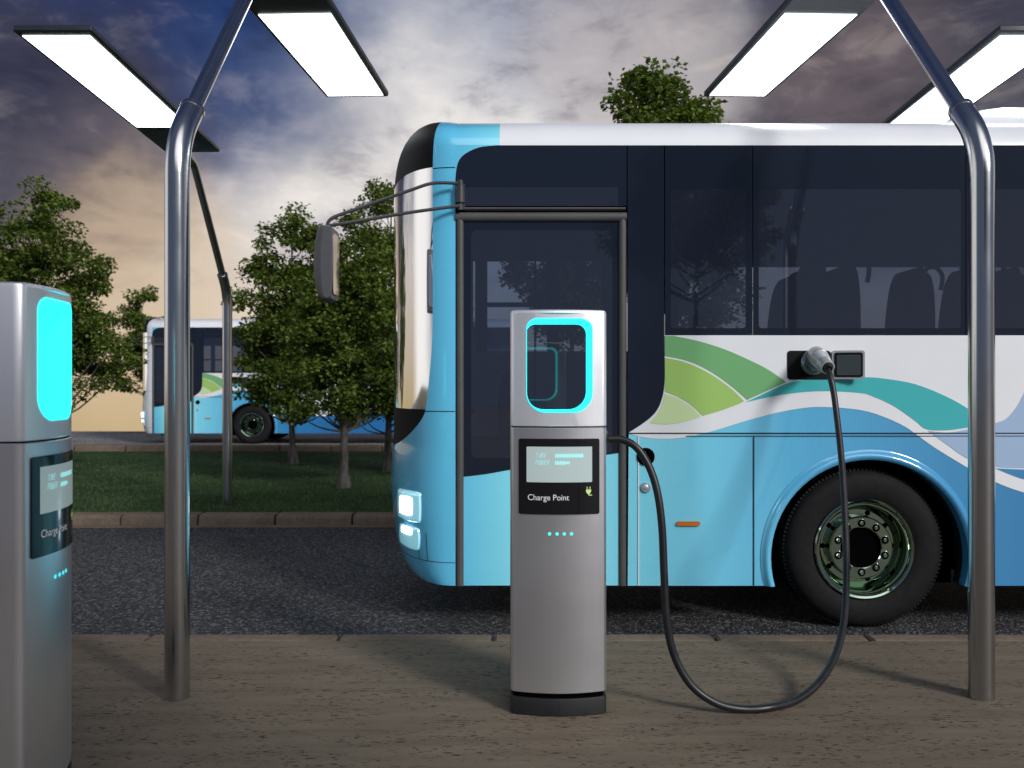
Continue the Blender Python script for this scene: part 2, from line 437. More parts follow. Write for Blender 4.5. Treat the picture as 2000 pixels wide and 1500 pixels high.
def kerb_run(cuts, y0, y1, ztop, rr, gap, name):
    """kerbstones between the cuts, rounded on the road side edges"""
    k = MB(); rnd = random.Random(5)
    for a, b in zip(cuts[:-1], cuts[1:]):
        dz = rnd.uniform(-.002, .002); pr = []
        for t in range(5): pr.append((y0 + rr - rr * math.cos(R(90 * t / 4)), ztop - rr + rr * math.sin(R(90 * t / 4))))
        for t in range(5): pr.append((y1 - rr * .6 + rr * .6 * math.sin(R(90 * t / 4)), ztop - rr * .6 + rr * .6 * math.cos(R(90 * t / 4))))
        pr = [(y0, -.15)] + pr + [(y1, -.15)]
        e = .012; xsn = [a + gap / 2, a + gap / 2 + e, b - gap / 2 - e, b - gap / 2]; ins = [e, 0, 0, e]
        n = len(pr)
        k.grid(lambda i, j: (xsn[j], pr[i][0], pr[i][1] + dz - (ins[j] if pr[i][1] > 0 else 0)), n - 1, 3, smooth=True)
        for j in (0, 3):
            k.add([(xsn[j], y, z + dz - (ins[j] if z > 0 else 0)) for y, z in pr], [tuple(range(n))])
    return k.build(name, M['kerb'])
cuts = [-1.0 - 1.1 * i for i in range(14, 0, -1)] + [-1.0, -.11, 1.17, 2.05] + [2.05 + 1.1 * i for i in range(1, 14)]
tag(kerb_run(cuts, 5.004, 5.135, HP + .003, .022, .022, 'pavement_kerb'), kind='structure')
cuts = [-4.26 + .84 * i for i in range(-22, 34)]
tag(kerb_run(cuts, 9.58, 9.80, .125, .05, .022, 'verge_kerb'), kind='structure')
gt = MB(); gt.box(-40, 40, 9.47, 9.575, -.1, .012)
tag(gt.build('gutter', M['kerb']), kind='structure')
cuts = [-9.46 + 1.11 * i for i in range(-22, 40)]
tag(kerb_run(cuts, 19.02, 19.28, .235, .05, .04, 'far_kerb'), kind='structure')
vg = MB()
def vz(x, y): return .10 + .02 * noise.noise((x * .35, y * .35, 1.3)) if 9.95 < y < 18.8 else .10
vg.grid(lambda i, j: (-40 + 80 * i / 90, 9.79 + (19.03 - 9.79) * j / 20, vz(-40 + 80 * i / 90, 9.79 + (19.03 - 9.79) * j / 20)), 90, 20)
tag(vg.build('verge', M['soil']), kind='structure')
gr = MB(); rnd = random.Random(11)
for _ in range(70000):
    y = 9.80 + 9.15 * rnd.random() ** 1.5
    x = rnd.uniform(-.63, .50) * y if rnd.random() < .9 else rnd.uniform(-14, 14)
    if noise.noise((x * .9, y * .9, 4)) < -.35 and rnd.random() < .7: continue
    h = rnd.uniform(.018, .048); a = rnd.uniform(0, PI); wd_ = rnd.uniform(.004, .008); lean = rnd.uniform(-.03, .03)
    z = vz(x, y) - .006; c, s_ = math.cos(a) * wd_, math.sin(a) * wd_
    gr.add([(x - c, y - s_, z), (x + c, y + s_, z), (x + lean, y + rnd.uniform(-.03, .03), z + h)], [(0, 1, 2)])
tag(gr.build('grass', M['grass'], fix=False), 'short mown green grass on the verge between the two roads', 'grass', kind='stuff')

# ------------------------------------------------------------------ street lamps
def lamp_post():
    root = empty('street_lamp')
    b = MB(); p = [(0, 0, 0), (0, 0, 1.2), (0, 0, 2.43)]
    for k in range(1, 8):                    # the thick tube bends forward through 40 degrees
        a = R(40 * k / 7); p.append((0, .42 * (1 - math.cos(a)), 2.43 + .42 * math.sin(a)))
    e = Vector(p[-1]); dr = Vector((0, math.sin(R(41)), math.cos(R(41))))
    p.append(tuple(e + dr * .12))
    b.tube(p, .0565, 32); b.build('pole', M['steel'], root, sharp=50)
    a0 = e + dr * .06
    q = [a0, a0 + dr * .5, a0 + dr * 1.0, a0 + dr * 1.40]
    last = q[-1]
    for k in range(1, 7):
        a = R(41 + 49 * k / 6)
        last = last + Vector((0, math.sin(a), math.cos(a))) * .034; q.append(last)
    q.append(Vector((0, 1.36, 3.97)))
    ar = MB(); ar.tube(q, .040, 28); ar.build('arm', M['steel'], root, sharp=50)
    col_ = MB(); tp = Vector(p[-1]); col_.tube([tp - dr * .022, tp - dr * .020, tp + dr * .003, tp + dr * .006], [.0565, .0595, .0595, .050], 32)
    col_.build('collar', M['steel'], root)
    y0, z0 = 1.13, 3.958                      # head: from its pole end outwards, tilted slightly up
    L, Wd, th = 2.85, .58, .055; tl = R(2.7)
    def hd(x, y, z): return (x, y0 + y * math.cos(tl) - z * math.sin(tl), z0 + y * math.sin(tl) + z * math.cos(tl))
    h = MB(); o1 = rrect(-Wd / 2, Wd / 2, 0, L, .012, 3); o0 = rrect(-Wd / 2 + .012, Wd / 2 - .012, .012, L - .012, .008, 3)
    for (oa, za), (ob, zb) in zip([(o0, 0), (o1, .012), (o1, th - .012)], [(o1, .012), (o1, th - .012), (o0, th)]):
        n = len(oa)
        h.add([hd(x, y, za) for x, y in oa] + [hd(x, y, zb) for x, y in ob], [(i, (i + 1) % n, n + (i + 1) % n, n + i) for i in range(n)])
    h.poly(o0, 0, to3=lambda x, y: hd(x, y, 0)); h.poly(o0, 0, to3=lambda x, y: hd(x, y, th))
    ho = h.build('lamp_head', M['housing'], root, weld=True, sharp=25)
    pn = MB(); pn.poly(rrect(-.252, .252, .80, 2.79, .008, 3), 0, to3=lambda x, y: hd(x, y, -.004))
    po = pn.build('light_panel', M['panel'], ho)
    k = MB(); c = Vector(hd(0, .42, 0))
    k.lathe([(.001, -.03), (.03, -.03), (.036, -.02), (.036, .005)], 20, lambda a, b, t: (c.x + a, c.y + b, c.z + t))
    k.build('bolt_cap', M['steel'], root)
    return root
lamp = lamp_post()
near_y, far_y = F / 420.0, F / 165.0
LAMPS = [
    (-1.557, near_y, HP, R(-2), 'steel street lamp standing on the pavement beside the left-hand charging post'),
    (2.183, near_y, HP, R(2), 'steel street lamp standing in front of the near bus front wheel'),
    (-3.37, far_y, .03, R(180), 'steel street lamp standing on the grass, leaning over the near road'),
    (3.86, far_y, .03, R(180), 'street lamp behind the near bus, only its lit head showing over the roof')]
for i, (x, y, z, rz, lb) in enumerate(LAMPS):
    o = lamp if i == 0 else dup(lamp)
    o.location = (x, y, z); o.rotation_euler = (0, 0, rz)
    tag(o, lb, 'street lamp', 'street lamps with flat lit heads')

# ------------------------------------------------------------------ charging posts
CH_Y = F / 446.0
def charger():
    root = empty('charging_post')
    hw, xw, dep, sag = .2135, .193, .34, .034
    ex = .036
    def yf(x): return -dep / 2 + sag * (x / xw) ** 2
    yc = yf(xw)
    NF, NC = 24, 8
    def outline(ins=0.0):
        """closed plan outline, anticlockwise from front-left"""
        o = []
        for k in range(NF + 1): x = -xw + 2 * xw * k / NF; o.append((x, yf(x)))
        for k in range(1, NC + 1): a = R(90 * k / NC); o.append((xw + (hw - xw) * math.sin(a), yc + ex - ex * math.cos(a)))
        for k in range(NC): a = R(90 * k / NC); o.append((xw + (hw - xw) * math.cos(a), -yc - ex + ex * math.sin(a)))
        for k in range(NF + 1): x = xw - 2 * xw * k / NF; o.append((x, -yf(x)))
        for k in range(1, NC + 1): a = R(90 * k / NC); o.append((-xw - (hw - xw) * math.sin(a), -yc - ex + ex * math.cos(a)))
        for k in range(NC): a = R(90 * k / NC); o.append((-xw - (hw - xw) * math.cos(a), yc + ex - ex * math.sin(a)))
        if ins:
            o = [(x * (hw - ins) / hw, y * (dep / 2 - ins) / (dep / 2)) for x, y in o]
        return o
    def loft(b, lev, mi=0, cap=(True, True)):
        rings = [[(x, y, z) for x, y in outline(i)] for z, i in lev]; n = len(rings[0])
        b.grid(lambda i, j: rings[j][i], n, len(lev) - 1, mi, True, True)
        if cap[0]: b.add(rings[0], [tuple(range(n))[::-1]], mi)
        if cap[1]: b.add(rings[-1], [tuple(range(n))], mi)
    Z = lambda py: EYE - (py - HZ) / 446.0 - HP
    zt, zs_, zb = Z(604), Z(834), Z(1356)
    b = MB(); loft(b, [(0, .004), (.004, 0), (Z(1370), 0), (Z(1366), .003)])
    b.box(-.0012, .0012, -dep / 2 - .0012, -dep / 2 + .02, .004, Z(1372))
    b.build('base', M['rubber'], root, weld=True)
    b = MB(); loft(b, [(Z(1367), .012), (zb, .012)], cap=(False, False)); b.build('shadow_gap', M['void'], root)
    b = MB(); loft(b, [(zb, .003), (zb + .003, 0), (zs_ - .007, 0), (zs_ - .004, .003)])
    lo = b.build('lower_shell', M['silver'], root, weld=True)
    b = MB(); loft(b, [(zs_ - .004, .006), (zs_ + .002, .006)], cap=(False, False)); b.build('joint', M['seam'], root)
    # upper shell with the window through it
    HX0, HX1, HZ0, HZ1 = (1029 - 1092) / 446., (1157 - 1092) / 446., Z(804), Z(623)
    hole = rrect(HX0, HX1, HZ0, HZ1, (.085, .048), 12)
    cx, cz = (HX0 + HX1) / 2, (HZ0 + HZ1) / 2
    z0, z1 = zs_ + .005, zt - .014
    rad = []
    for x, z in hole:                        # spokes from the window edge to the edge of the flat front
        dx, dz = x - cx, z - cz
        k = min(((xw if dx > 0 else -xw) - cx) / dx if abs(dx) > 1e-6 else 9e9, ((z1 if dz > 0 else z0) - cz) / dz if abs(dz) > 1e-6 else 9e9)
        rad.append((cx + dx * k, cz + dz * k))
    for q in ((-xw, z0), (xw, z0), (xw, z1), (-xw, z1)):   # snap the nearest spoke to each corner
        i = min(range(len(rad)), key=lambda i: (rad[i][0] - q[0]) ** 2 + (rad[i][1] - q[1]) ** 2); rad[i] = q
    b = MB(); NR = 8; n = len(hole)
    for sg in (1, -1):
        def fr(i, j):
            t = j / NR; x = hole[i][0] * (1 - t) + rad[i][0] * t; z = hole[i][1] * (1 - t) + rad[i][1] * t
            return (x, sg * yf(x), z)
        b.grid(fr, n, NR, 0, True, True)
    ol = outline(); m = len(ol)
    for a0 in (NF, NF + 2 * NC + NF + 1):      # the two rounded sides
        seq = [ol[(a0 + k) % m] for k in range(2 * NC + 2)]
        b.grid(lambda i, j: (seq[i][0], seq[i][1], (z0, z1)[j]), len(seq) - 1, 1, 0, True)
    loft(b, [(zs_ + .002, .003), (z0, 0)], cap=(True, False))
    loft(b, [(z1, 0), (zt - .006, .0025), (zt - .002, .007), (zt, .014)], cap=(False, True))
    b.build('upper_shell', M['pearl'], root, weld=True, sharp=30)
    lr = MB()
    def ring(k):
        return [(cx + (x - cx) * k, cz + (z - cz) * k) for x, z in hole]
    rg, rg2 = ring(.995), ring(1.022)
    NV = 8
    lr.grid(lambda i, j: (rg[i][0], (yf(rg[i][0]) - .004) * (1 - 2 * j / NV), rg[i][1]), n, NV, 0, True, True)
    for sg in (1, -1):
        lr.grid(lambda i, j: ((rg, rg2)[j][i][0], sg * (yf((rg, rg2)[j][i][0]) - (.004, .002)[j]), (rg, rg2)[j][i][1]), n, 1, 0, True, True)
    lr.build('light_ring', M['cyan'], root)
    for sx in (-1, 1):                       # the joint between front and back shells
        b = MB(); b.box(sx * (hw - .004), sx * (hw + .0008), -.047, -.043, zb + .01, zs_ - .01); b.box(sx * (hw - .004), sx * (hw + .0008), -.047, -.043, zs_ + .01, zt - .02)
        b.build('side_joint', M['seam'], root)
    X = lambda px: (px - 1092) / 446.0
    def sheet(b, out, off, mi=0, back=0.0):
        """an outline in (x, z) laid over the curved front, cut into strips so that it bends"""
        xs_ = sorted({p[0] for p in out} | {min(p[0] for p in out) + (max(p[0] for p in out) - min(p[0] for p in out)) * k / 24 for k in range(25)})
        def span(x):
            zs2 = []
            for (xa, za), (xb, zb2) in zip(out, out[1:] + out[:1]):
                if min(xa, xb) - 1e-9 <= x <= max(xa, xb) + 1e-9:
                    if abs(xb - xa) < 1e-9: zs2 += [za, zb2]
                    else: zs2.append(za + (zb2 - za) * (x - xa) / (xb - xa))
            return min(zs2), max(zs2)
        sp = [span(x) for x in xs_]
        b.grid(lambda i, j: (xs_[i], yf(xs_[i]) - off, sp[i][j]), len(xs_) - 1, 1, mi, True)
        if back:
            nn = len(out)
            b.add([(x, yf(x) - off, z) for x, z in out] + [(x, yf(x) + back, z) for x, z in out], [(i, (i + 1) % nn, nn + (i + 1) % nn, nn + i) for i in range(nn)], mi)
    b = MB(); sheet(b, rrect(X(1013), X(1172), Z(1005), Z(857), .008, 4), .005, 0, .002)
    bz = b.build('display_panel', M['bezel'], root)
    b = MB(); sheet(b, rrect(X(1028.5), X(1157), Z(942), Z(872.5), .003, 2), .0065); scn = b.build('screen', M['lcd'], bz)
    # seven-segment words and the two bar gauges
    b = MB()
    def seg(x0, z0, x1, z1, wd):
        d = Vector((x1 - x0, z1 - z0)).normalized() * wd / 2; q = Vector((-d.y, d.x))
        pts = [(x0 + q.x - d.x, z0 + q.y - d.y), (x0 - q.x - d.x, z0 - q.y - d.y), (x1 - q.x + d.x, z1 - q.y + d.y), (x1 + q.x + d.x, z1 + q.y + d.y)]
        b.add([(x, yf(x) - .0078, z) for x, z in pts], [(0, 1, 2, 3)])
    GL = {'T': [(0, 1, 1, 1), (.45, 1, .45, 0)], 'I': [(.4, 0, .4, 1)], 'M': [(0, 0, 0, 1), (0, 1, .55, 1), (.55, 1, .55, .1), (.55, 1, 1.1, 1), (1.1, 1, 1.1, 0)],
          'E': [(0, 0, 0, 1), (0, 1, .9, 1), (0, .5, .8, .5), (0, 0, .9, 0)], 'P': [(0, 0, 0, 1), (0, 1, .9, 1), (.9, 1, .9, .5), (.9, .5, 0, .5)],
          'O': [(0, 0, 0, 1), (0, 1, .9, 1), (.9, 1, .9, 0), (.9, 0, 0, 0)], 'W': [(0, 1, 0, 0), (0, 0, .5, 0), (.5, 0, .5, .8), (.5, 0, 1.05, 0), (1.05, 0, 1.05, 1)],
          'R': [(0, 0, 0, 1), (0, 1, .9, 1), (.9, 1, .9, .5), (.9, .5, 0, .5), (.4, .5, .9, 0)]}
    def word(txt, px0, py0, py1, adv):
        h = (py1 - py0) / 446.0; x = X(px0)
        for c in txt:
            for (xa, za, xb, zb2) in GL[c]:
                wd_ = .0075
                seg(x + xa * wd_ + za * h * .22, Z(py1) + za * h, x + xb * wd_ + zb2 * h * .22, Z(py1) + zb2 * h, .0012)
            x += adv * (.6 if c == 'I' else 1.25 if c in 'MW' else 1)
    for py, n_, args in ((890, 19, ('TIME', 1046, 886, 894.5, .0125)), (904, 10, ('POWER', 1045.5, 899, 907.5, .0118))):
        b = MB(); word(*args); b.build('readout_word', M['lcd_ink'], bz, fix=False); b = MB()
        for k in range(n_):
            x = X(1084 + k * 2.95); h = 2.6 / 446 if not (py > 900 and k > 6) else 1.7 / 446
            seg(x + .0022, Z(py) - h, x + .0022, Z(py) + h, .0042)
        b.build('gauge_bar', M['lcd_ink'], bz, fix=False)
    def lettering(txt, size, x0, z0, wid):
        cu = bpy.data.curves.new('lettering', 'FONT'); cu.body = txt; cu.size = size; cu.resolution_u = 4; cu.offset = 0.0
        to = bpy.data.objects.new('lettering', cu); COL.objects.link(to)
        bpy.context.view_layer.update()
        me = to.evaluated_get(bpy.context.evaluated_depsgraph_get()).to_mesh()
        vs = [v.co.copy() for v in me.vertices]; fs = [tuple(p.vertices) for p in me.polygons]
        to.to_mesh_clear(); bpy.data.objects.remove(to)
        mx = min(v.x for v in vs); k = wid / (max(v.x for v in vs) - mx)
        q = MB(); q.add([(x0 + (v.x - mx) * k, yf(x0 + (v.x - mx) * k) - .0065, z0 + v.y) for v in vs], fs)
        return q
    lettering('Charge Point', .0365, X(1031), Z(977), (1111.5 - 1031) / 446.0).build('lettering', M['ink'], bz, fix=False)
    b = MB()                                 # plug symbol
    def flat(pts): b.poly([(X(a), Z(c)) for a, c in pts], 0, to3=lambda x, z: (x, yf(x) - .0065, z))
    flat([(1144.8, 956.5), (1155, 956.5), (1155, 960), (1153, 964), (1151, 965.5), (1148.8, 965.5), (1146.8, 964), (1144.8, 960)])
    flat([(1146.2, 951), (1147.8, 951), (1147.8, 955.8), (1146.2, 955.8)]); flat([(1152, 951), (1153.6, 951), (1153.6, 955.8), (1152, 955.8)])
    flat([(1149.2, 965.5), (1150.8, 965.5), (1151.4, 966.8), (1157, 966.8), (1157, 968.4), (1150.6, 968.4), (1149.2, 967)])
    b.build('plug_symbol', M['icon'], bz, fix=False)
    for px in (1073.3, 1088, 1102, 1116.3):
        c = (X(px), Z(1043)); q = MB()
        q.grid(lambda i, j: (c[0] + .0072 * (1 - j / 3) * math.cos(2 * PI * i / 16), yf(c[0]) - .0012 - .0025 * (j / 3), c[1] + .0072 * (1 - j / 3) * math.sin(2 * PI * i / 16)), 16, 3, 0, True, True)
        q.build('indicator_light', M['cyan_led'], root)
    q = MB(); xo, zo = hw, Z(859)            # cable outlet on the side
    q.lathe([(.036, -.004), (.036, .003), (.030, .012), (.022, .016), (.0, .016)], 20, lambda a, c, t: (xo + t, -.02 + a, zo + c))
    q.build('cable_outlet', M['rubber'], root)
    return root
post = charger()
post.location = (92 / 446.0, CH_Y + .17, HP)
tag(post, 'silver charging post with its cable plugged in, standing before the bus door', 'charger', 'electric charging posts')
post2 = dup(post)
post2.location = (-1.727, 3.02, HP); post2.rotation_euler = (0, 0, R(97))
tag(post2, 'charging post turned side-on at the left edge of the pavement', 'charger', 'electric charging posts')

# ------------------------------------------------------------------ buses
RX = 9.3                                     # tail of the bus
LEN_T = 3.03                                 # top of the side glass
TOP = 3.29
sx_ = lambda px: (px - 1000) / S
sz_ = lambda py: EYE - (py - HZ) / S
WB = 2.54
XS = sx_(889)
ZBOT = sz_(1144)
NX = 2.25
def inset(z):
    q = max(0.0, min(1.0, (z - LEN_T) / (TOP - LEN_T)))
    return .60 * (1 - math.sqrt(max(0, 1 - q * q)))
def front(th, z, out=0.0):
    c, s_ = math.cos(th), math.sin(th)
    t = -math.copysign(abs(c) ** (2 / NX), c); nose = max(0, s_) ** (2 / NX)
    q = max(0.0, min(1.0, (z - 2.80) / (TOP - 2.80))); b = .34 * (1 - max(0, 1 - q ** 2.6) ** (1 / 2.6))
    q2 = max(0.0, min(1.0, (.66 - z) / (.66 - ZBOT))); b += .16 * (1 - math.sqrt(max(0, 1 - .97 * q2 * q2)))
    if .60 < z < 1.15: b -= .022 * math.sin(PI * (z - .60) / .55)
    x = XS - (.515 - b + out) * nose
    y = WB / 2 + (WB / 2 - inset(z) + out) * t
    return Vector((x, y, z + .07 * q * q * nose))
def px_of(p): return 1000 + p.x * F / (ZB + p.y)
def py_of(p): return HZ - (p.z - EYE) * F / (ZB + p.y)
def th_for(px, z):
    best = None; prev = 0
    for k in range(1, 400):
        th = PI * .62 * k / 400; v = px_of(front(th, z))
        if best is None or v < best[0]: best = (v, th)
    if px <= best[0]: return best[1]
    lo, hi = 0, best[1]
    for _ in range(40):
        m = (lo + hi) / 2
        if px_of(front(m, z)) > px: lo = m
        else: hi = m
    return lo
def lerp(a, b, t): return a + (b - a) * t
def edge_px(z):
    py = HZ - (z - EYE) * S * .955
    if py < 640: return 845
    if py < 800: return lerp(845, 831, ((py - 640) / 160) ** 1.5)
    return lerp(831, 760, min(1, (py - 800) / 84) ** 1.4)
def arch_pts(cx, cz, r, zb, n=28):
    """opening of the wheel arch from right to left, counted from the skirt edge"""
    a0 = math.asin(max(-1, (zb - cz) / r))
    return [(cx + r * math.cos(lerp(a0, PI - a0, k / n)), cz + r * math.sin(lerp(a0, PI - a0, k / n))) for k in range(n + 1)]
WX, WZ = sx_(1695), .5
WX2 = 7.15
ARC_C = (sx_(1697), sz_(1090)); ARI, ARO = 193 / S, 212 / S

def curve2(pts, n=6): return [(p.x, p.y) for p in spline([(a, b, 0) for a, b in pts], n)]
def pxs(pts): return [(sx_(a), sz_(b)) for a, b in pts]

def make_bus():
    root = empty('city_bus', (BUS_O.x, ZB + BUS_O.y, 0))
    B = lambda mb, name, mats, par=root, **k: mb.build(name, mats, par, BUS_O, **k)
    flat = lambda y: (lambda x, z: (x, y, z))
    # ---------------- body: blue skin, livery, panel gaps
    b = MB()
    mats = [M['blue'], M['white'], M['teal'], M['green'], M['lime'], M['pale_lime'], M['sky_blue'], M['seam'], M['black'], M['blue']]
    pil = curve2([(1298, 655), (1298, 700), (1298, 745), (1294, 775), (1282, 803), (1260, 824), (1228, 845)], 8)
    zb = ZBOT; arc1 = arch_pts(*ARC_C, ARI, zb); arc2 = arch_pts(ARC_C[0] + WX2 - WX, ARC_C[1], ARI, zb)
    side = pxs(pil)[::-1] + [(RX, sz_(655)), (RX, zb)] + arc2 + arc1 + [(sx_(1226), zb)]
    b.poly(side, 0, to3=flat(0))
    for ac in (arc1, arc2):                  # inward lip of the arch
        b.grid(lambda i, j: (ac[i][0], (0, .14)[j], ac[i][1]), len(ac) - 1, 1, 7, True)
    b.box(sx_(1226), sx_(1498), 0.002, .02, zb, zb + .001, 0)
    wl = [(1228, 847), (1262, 855), (1300, 857), (1340, 854), (1395, 841), (1450, 824), (1513, 807), (1576, 796), (1626, 795.5), (1681, 801), (1723, 813), (1765, 832), (1790, 849), (1828, 876), (1891, 914), (1943, 941), (2000, 962), (2110, 990), (2260, 1005), (2450, 1000)]
    wl = curve2(wl, 5)
    white = pxs(pil[:-1])[::-1] + [(RX, sz_(655)), (RX, sz_(960))] + [(lerp(RX, sx_(2450), k / 5), lerp(sz_(960), sz_(1000), k / 5)) for k in range(1, 5)] + pxs(wl)[::-1]
    b.poly(white, 1, to3=flat(-.002))
    tu = curve2([(1455, 786), (1496, 767), (1538, 748.5), (1580, 741), (1626, 737), (1681, 736.5), (1723, 739), (1786, 750), (1849, 775), (1893, 800), (1936, 828)], 6)
    tl = curve2([(1936, 828), (1891, 834.5), (1849, 840), (1809, 838), (1786, 821), (1744, 792), (1702, 773), (1681, 767.5), (1626, 764), (1576, 765), (1513, 773), (1455, 786)], 6)
    b.poly(pxs(tu[:-1] + tl[:-1]), 2, to3=flat(-.004))
    # pale blue field right of the teal leaf, down to the white wave
    pb = curve2([(1812, 841), (1850, 844.5), (1893, 838), (1943, 826), (1966, 817), (1987, 792), (2004, 760), (2030, 715), (2070, 672), (2090, 657)], 6) + curve2([(2240, 657), (2250, 780), (2200, 880), (2100, 915), (2000, 914), (1943, 911), (1891, 896), (1853, 871), (1812, 841)], 6)
    b.poly(pxs(pb[:-1]), 6, to3=flat(-.004))
    wd_ = curve2([(1943, 914.5), (2000, 917), (2100, 919), (2200, 886)], 5) + curve2([(2180, 935), (2100, 950), (2040, 945), (1990, 933), (1943, 914.5)], 5)
    b.poly(pxs(wd_[:-1]), 0, to3=flat(-.004))
    g1 = [(1298.5, 656)] + curve2([(1315, 656), (1367, 667), (1417, 683), (1467, 705), (1500, 722), (1535, 746)], 5) + curve2([(1535, 746), (1496, 764), (1459, 781)], 4)[1:] + curve2([(1457, 779), (1433, 758), (1400, 733.5), (1367, 714.5), (1333, 702), (1298.5, 695.5)], 5)
    g2 = curve2([(1298.5, 699), (1333, 706), (1367, 719.5), (1400, 738.5), (1433, 763.5), (1453, 783.5)], 5) + curve2([(1453, 784.5), (1413, 800), (1373, 812)], 4)[1:] + curve2([(1371, 811), (1350, 791), (1333, 780), (1317, 771.5), (1298.5, 765)], 5)
    g3 = curve2([(1297.5, 769), (1317, 775), (1333, 783.5), (1350, 794.5), (1367, 812)], 5) + curve2([(1366, 814.5), (1350, 820), (1320, 827), (1293, 828.5), (1268, 826)], 4) + curve2([(1269, 825), (1284, 807), (1293.5, 789), (1297.5, 771)], 4)[:-1]
    for q, mi in ((g1, 3), (g2, 4), (g3, 5)): b.poly(pxs(q), mi, to3=flat(-.004))
    def gap(x0, y0, x1, y1, wpx=1.4, mi=7, dy=-.0062):
        if x0 == x1: b.box(sx_(x0) - wpx / S / 2, sx_(x0) + wpx / S / 2, dy, -.0045, sz_(y1), sz_(y0), mi)
        else: b.box(sx_(x0), sx_(x1), dy, -.0045, sz_(y0) - wpx / S / 2, sz_(y0) + wpx / S / 2, mi)
    gap(1228, 846, 1000 + RX * S, 846, 2.0); gap(1340, 851.5, 1000 + RX * S, 851.5, 1.2)
    gap(1472, 852.2, 1472, 1143, 1.8); gap(1247, 852.5, 1247, 1143, 2.2, 1)
    for px in (2060, 2480, 2900): gap(px, 852.2, px, 1143, 1.8)
    # blue corner round the leading edge of the side glass, and the cove above it
    cor = [(889, 283)] + [(975, 283)] + curve2([(975, 283.5), (935, 288), (905, 303), (893, 322), (889, 352)], 5)
    b.poly(pxs(cor), 0, to3=flat(0))
    b.poly(pxs([(889, 352), (889.5, 352), (889.5, 1144), (889, 1144)]), 0, to3=flat(0))
    NZ = 10
    zz = [LEN_T + (TOP - LEN_T) * math.sin(R(90 * j / NZ)) for j in range(NZ + 1)]
    xc = sx_(976)
    b.grid(lambda i, j: (lerp(XS, xc, i / 2), inset(zz[j]), zz[j]), 2, NZ, 9)
    b.grid(lambda i, j: (lerp(XS, xc, i / 2), WB - inset(zz[j]), zz[j]), 2, NZ, 9)
    # nose: rows of height, strips either side of the windscreen edge
    rows = sorted(set([ZBOT + (.66 - ZBOT) * (1 - math.cos(R(90 * k / 9))) for k in range(10)] + [.66 + k * .055 for k in range(1, 9)] + [1.0766 + .0234 * k for k in range(14)] + [1.3808 + .075 * k for k in range(20)] + [sz_(327) + .0] + [2.84, 2.9, 2.96, LEN_T] + zz))
    rows = [r for i, r in enumerate(rows) if i == 0 or r - rows[i - 1] > .004]
    z_dash, z_glass, z_top = 1.0766, 1.3808, 2.9
    tw = [th_for(edge_px(z) if z >= z_dash - .001 else 700, min(z, 2.6)) for z in rows]
    KA, KB = 14, 30
    def strip(fn0, fn1, k, lo, hi, mi, tgt):
        idx = [i for i, z in enumerate(rows) if lo - 1e-6 <= z <= hi + 1e-6]
        tgt.grid(lambda i, j: front(lerp(fn0(idx[j]), fn1(idx[j]), (i / k) ** 1.0), rows[idx[j]]), k, len(idx) - 1, mi, True)
    strip(lambda r: 0, lambda r: tw[r], KA, ZBOT, TOP, 9, b)
    strip(lambda r: PI - tw[r], lambda r: PI, KA, ZBOT, TOP, 9, b)
    strip(lambda r: tw[r], lambda r: PI - tw[r], KB, ZBOT, z_dash, 9, b)
    zg = min(rows, key=lambda z: abs(z - z_glass)); zt = min(rows, key=lambda z: abs(z - z_top))
    strip(lambda r: tw[r], lambda r: PI - tw[r], KB, z_dash, zg, 8, b)
    strip(lambda r: tw[r], lambda r: PI - tw[r], KB, zt, TOP, 8, b)
    for z, ta in ((sz_(803.5), .9), (sz_(327), 1.0)):    # fine joints round the corner
        te = th_for(846 if z > 2 else 829, z)
        b.tube([front(te * k / 14, z, .0005) for k in range(15)], .0028, 6, 7)
    z = .425
    b.tube([front(lerp(.0, 1.2, k / 14), z, .0003) for k in range(15)], .002, 6, 7)
    for px in (812, 830):
        b.tube([front(th_for(px, .8), lerp(.425, .60, k / 6), .0003) for k in range(7)], .0016, 6, 7)
    body = B(b, 'body', mats, sharp=30)
    ws = MB(); strip(lambda r: tw[r], lambda r: PI - tw[r], KB, zg, zt, 0, ws)
    B(ws, 'windscreen', M['screen'], sharp=60)
    # ---------------- roof
    r = MB()
    r.grid(lambda i, j: (lerp(xc, RX, i / 10), inset(zz[j]), zz[j]), 10, NZ, 0)
    r.grid(lambda i, j: (lerp(xc, RX, i / 10), WB - inset(zz[j]), zz[j]), 10, NZ, 0)
    ins = inset(TOP)
    r.grid(lambda i, j: (lerp(xc, RX, i / 10), lerp(ins, WB - ins, j / 8), TOP + .03 * math.sin(PI * j / 8)), 10, 8, 0)
    capf = [front(PI * k / 40, TOP) for k in range(41)]
    r.add([(xc, ins, TOP), *[tuple(p) for p in capf], (xc, WB - ins, TOP)], [tuple(range(43))], 0)
    B(r, 'roof', M['roofwhite'])
    u = MB()                                 # equipment box on the roof
    ux0, ux1, uy0, uy1 = 2.95, 6.4, .55, 2.0
    lo_, hi_ = TOP + .005, TOP + .20
    def tap(z): return 0
    lv = [lo_, TOP + .04, TOP + .16, hi_]
    inn = [0, 0, .10, .16]
    ring = lambda k: [(ux0 + inn[k] * 3.2, uy0 + inn[k]), (ux1 - inn[k] * 2, uy0 + inn[k]), (ux1 - inn[k] * 2, uy1 - inn[k]), (ux0 + inn[k] * 3.2, uy1 - inn[k])]
    u.grid(lambda i, j: (*ring(j)[i], lv[j]), 4, 3, 0, False, True); u.add([(*p, hi_) for p in ring(3)], [(0, 1, 2, 3)])
    B(u, 'roof_unit', M['roofwhite'])
    # ---------------- side glass: header over the door, dark pillar, windows
    hd = MB()
    top = curve2([(889.5, 352), (893, 322), (905, 303), (935, 288), (975, 283.5)], 5)
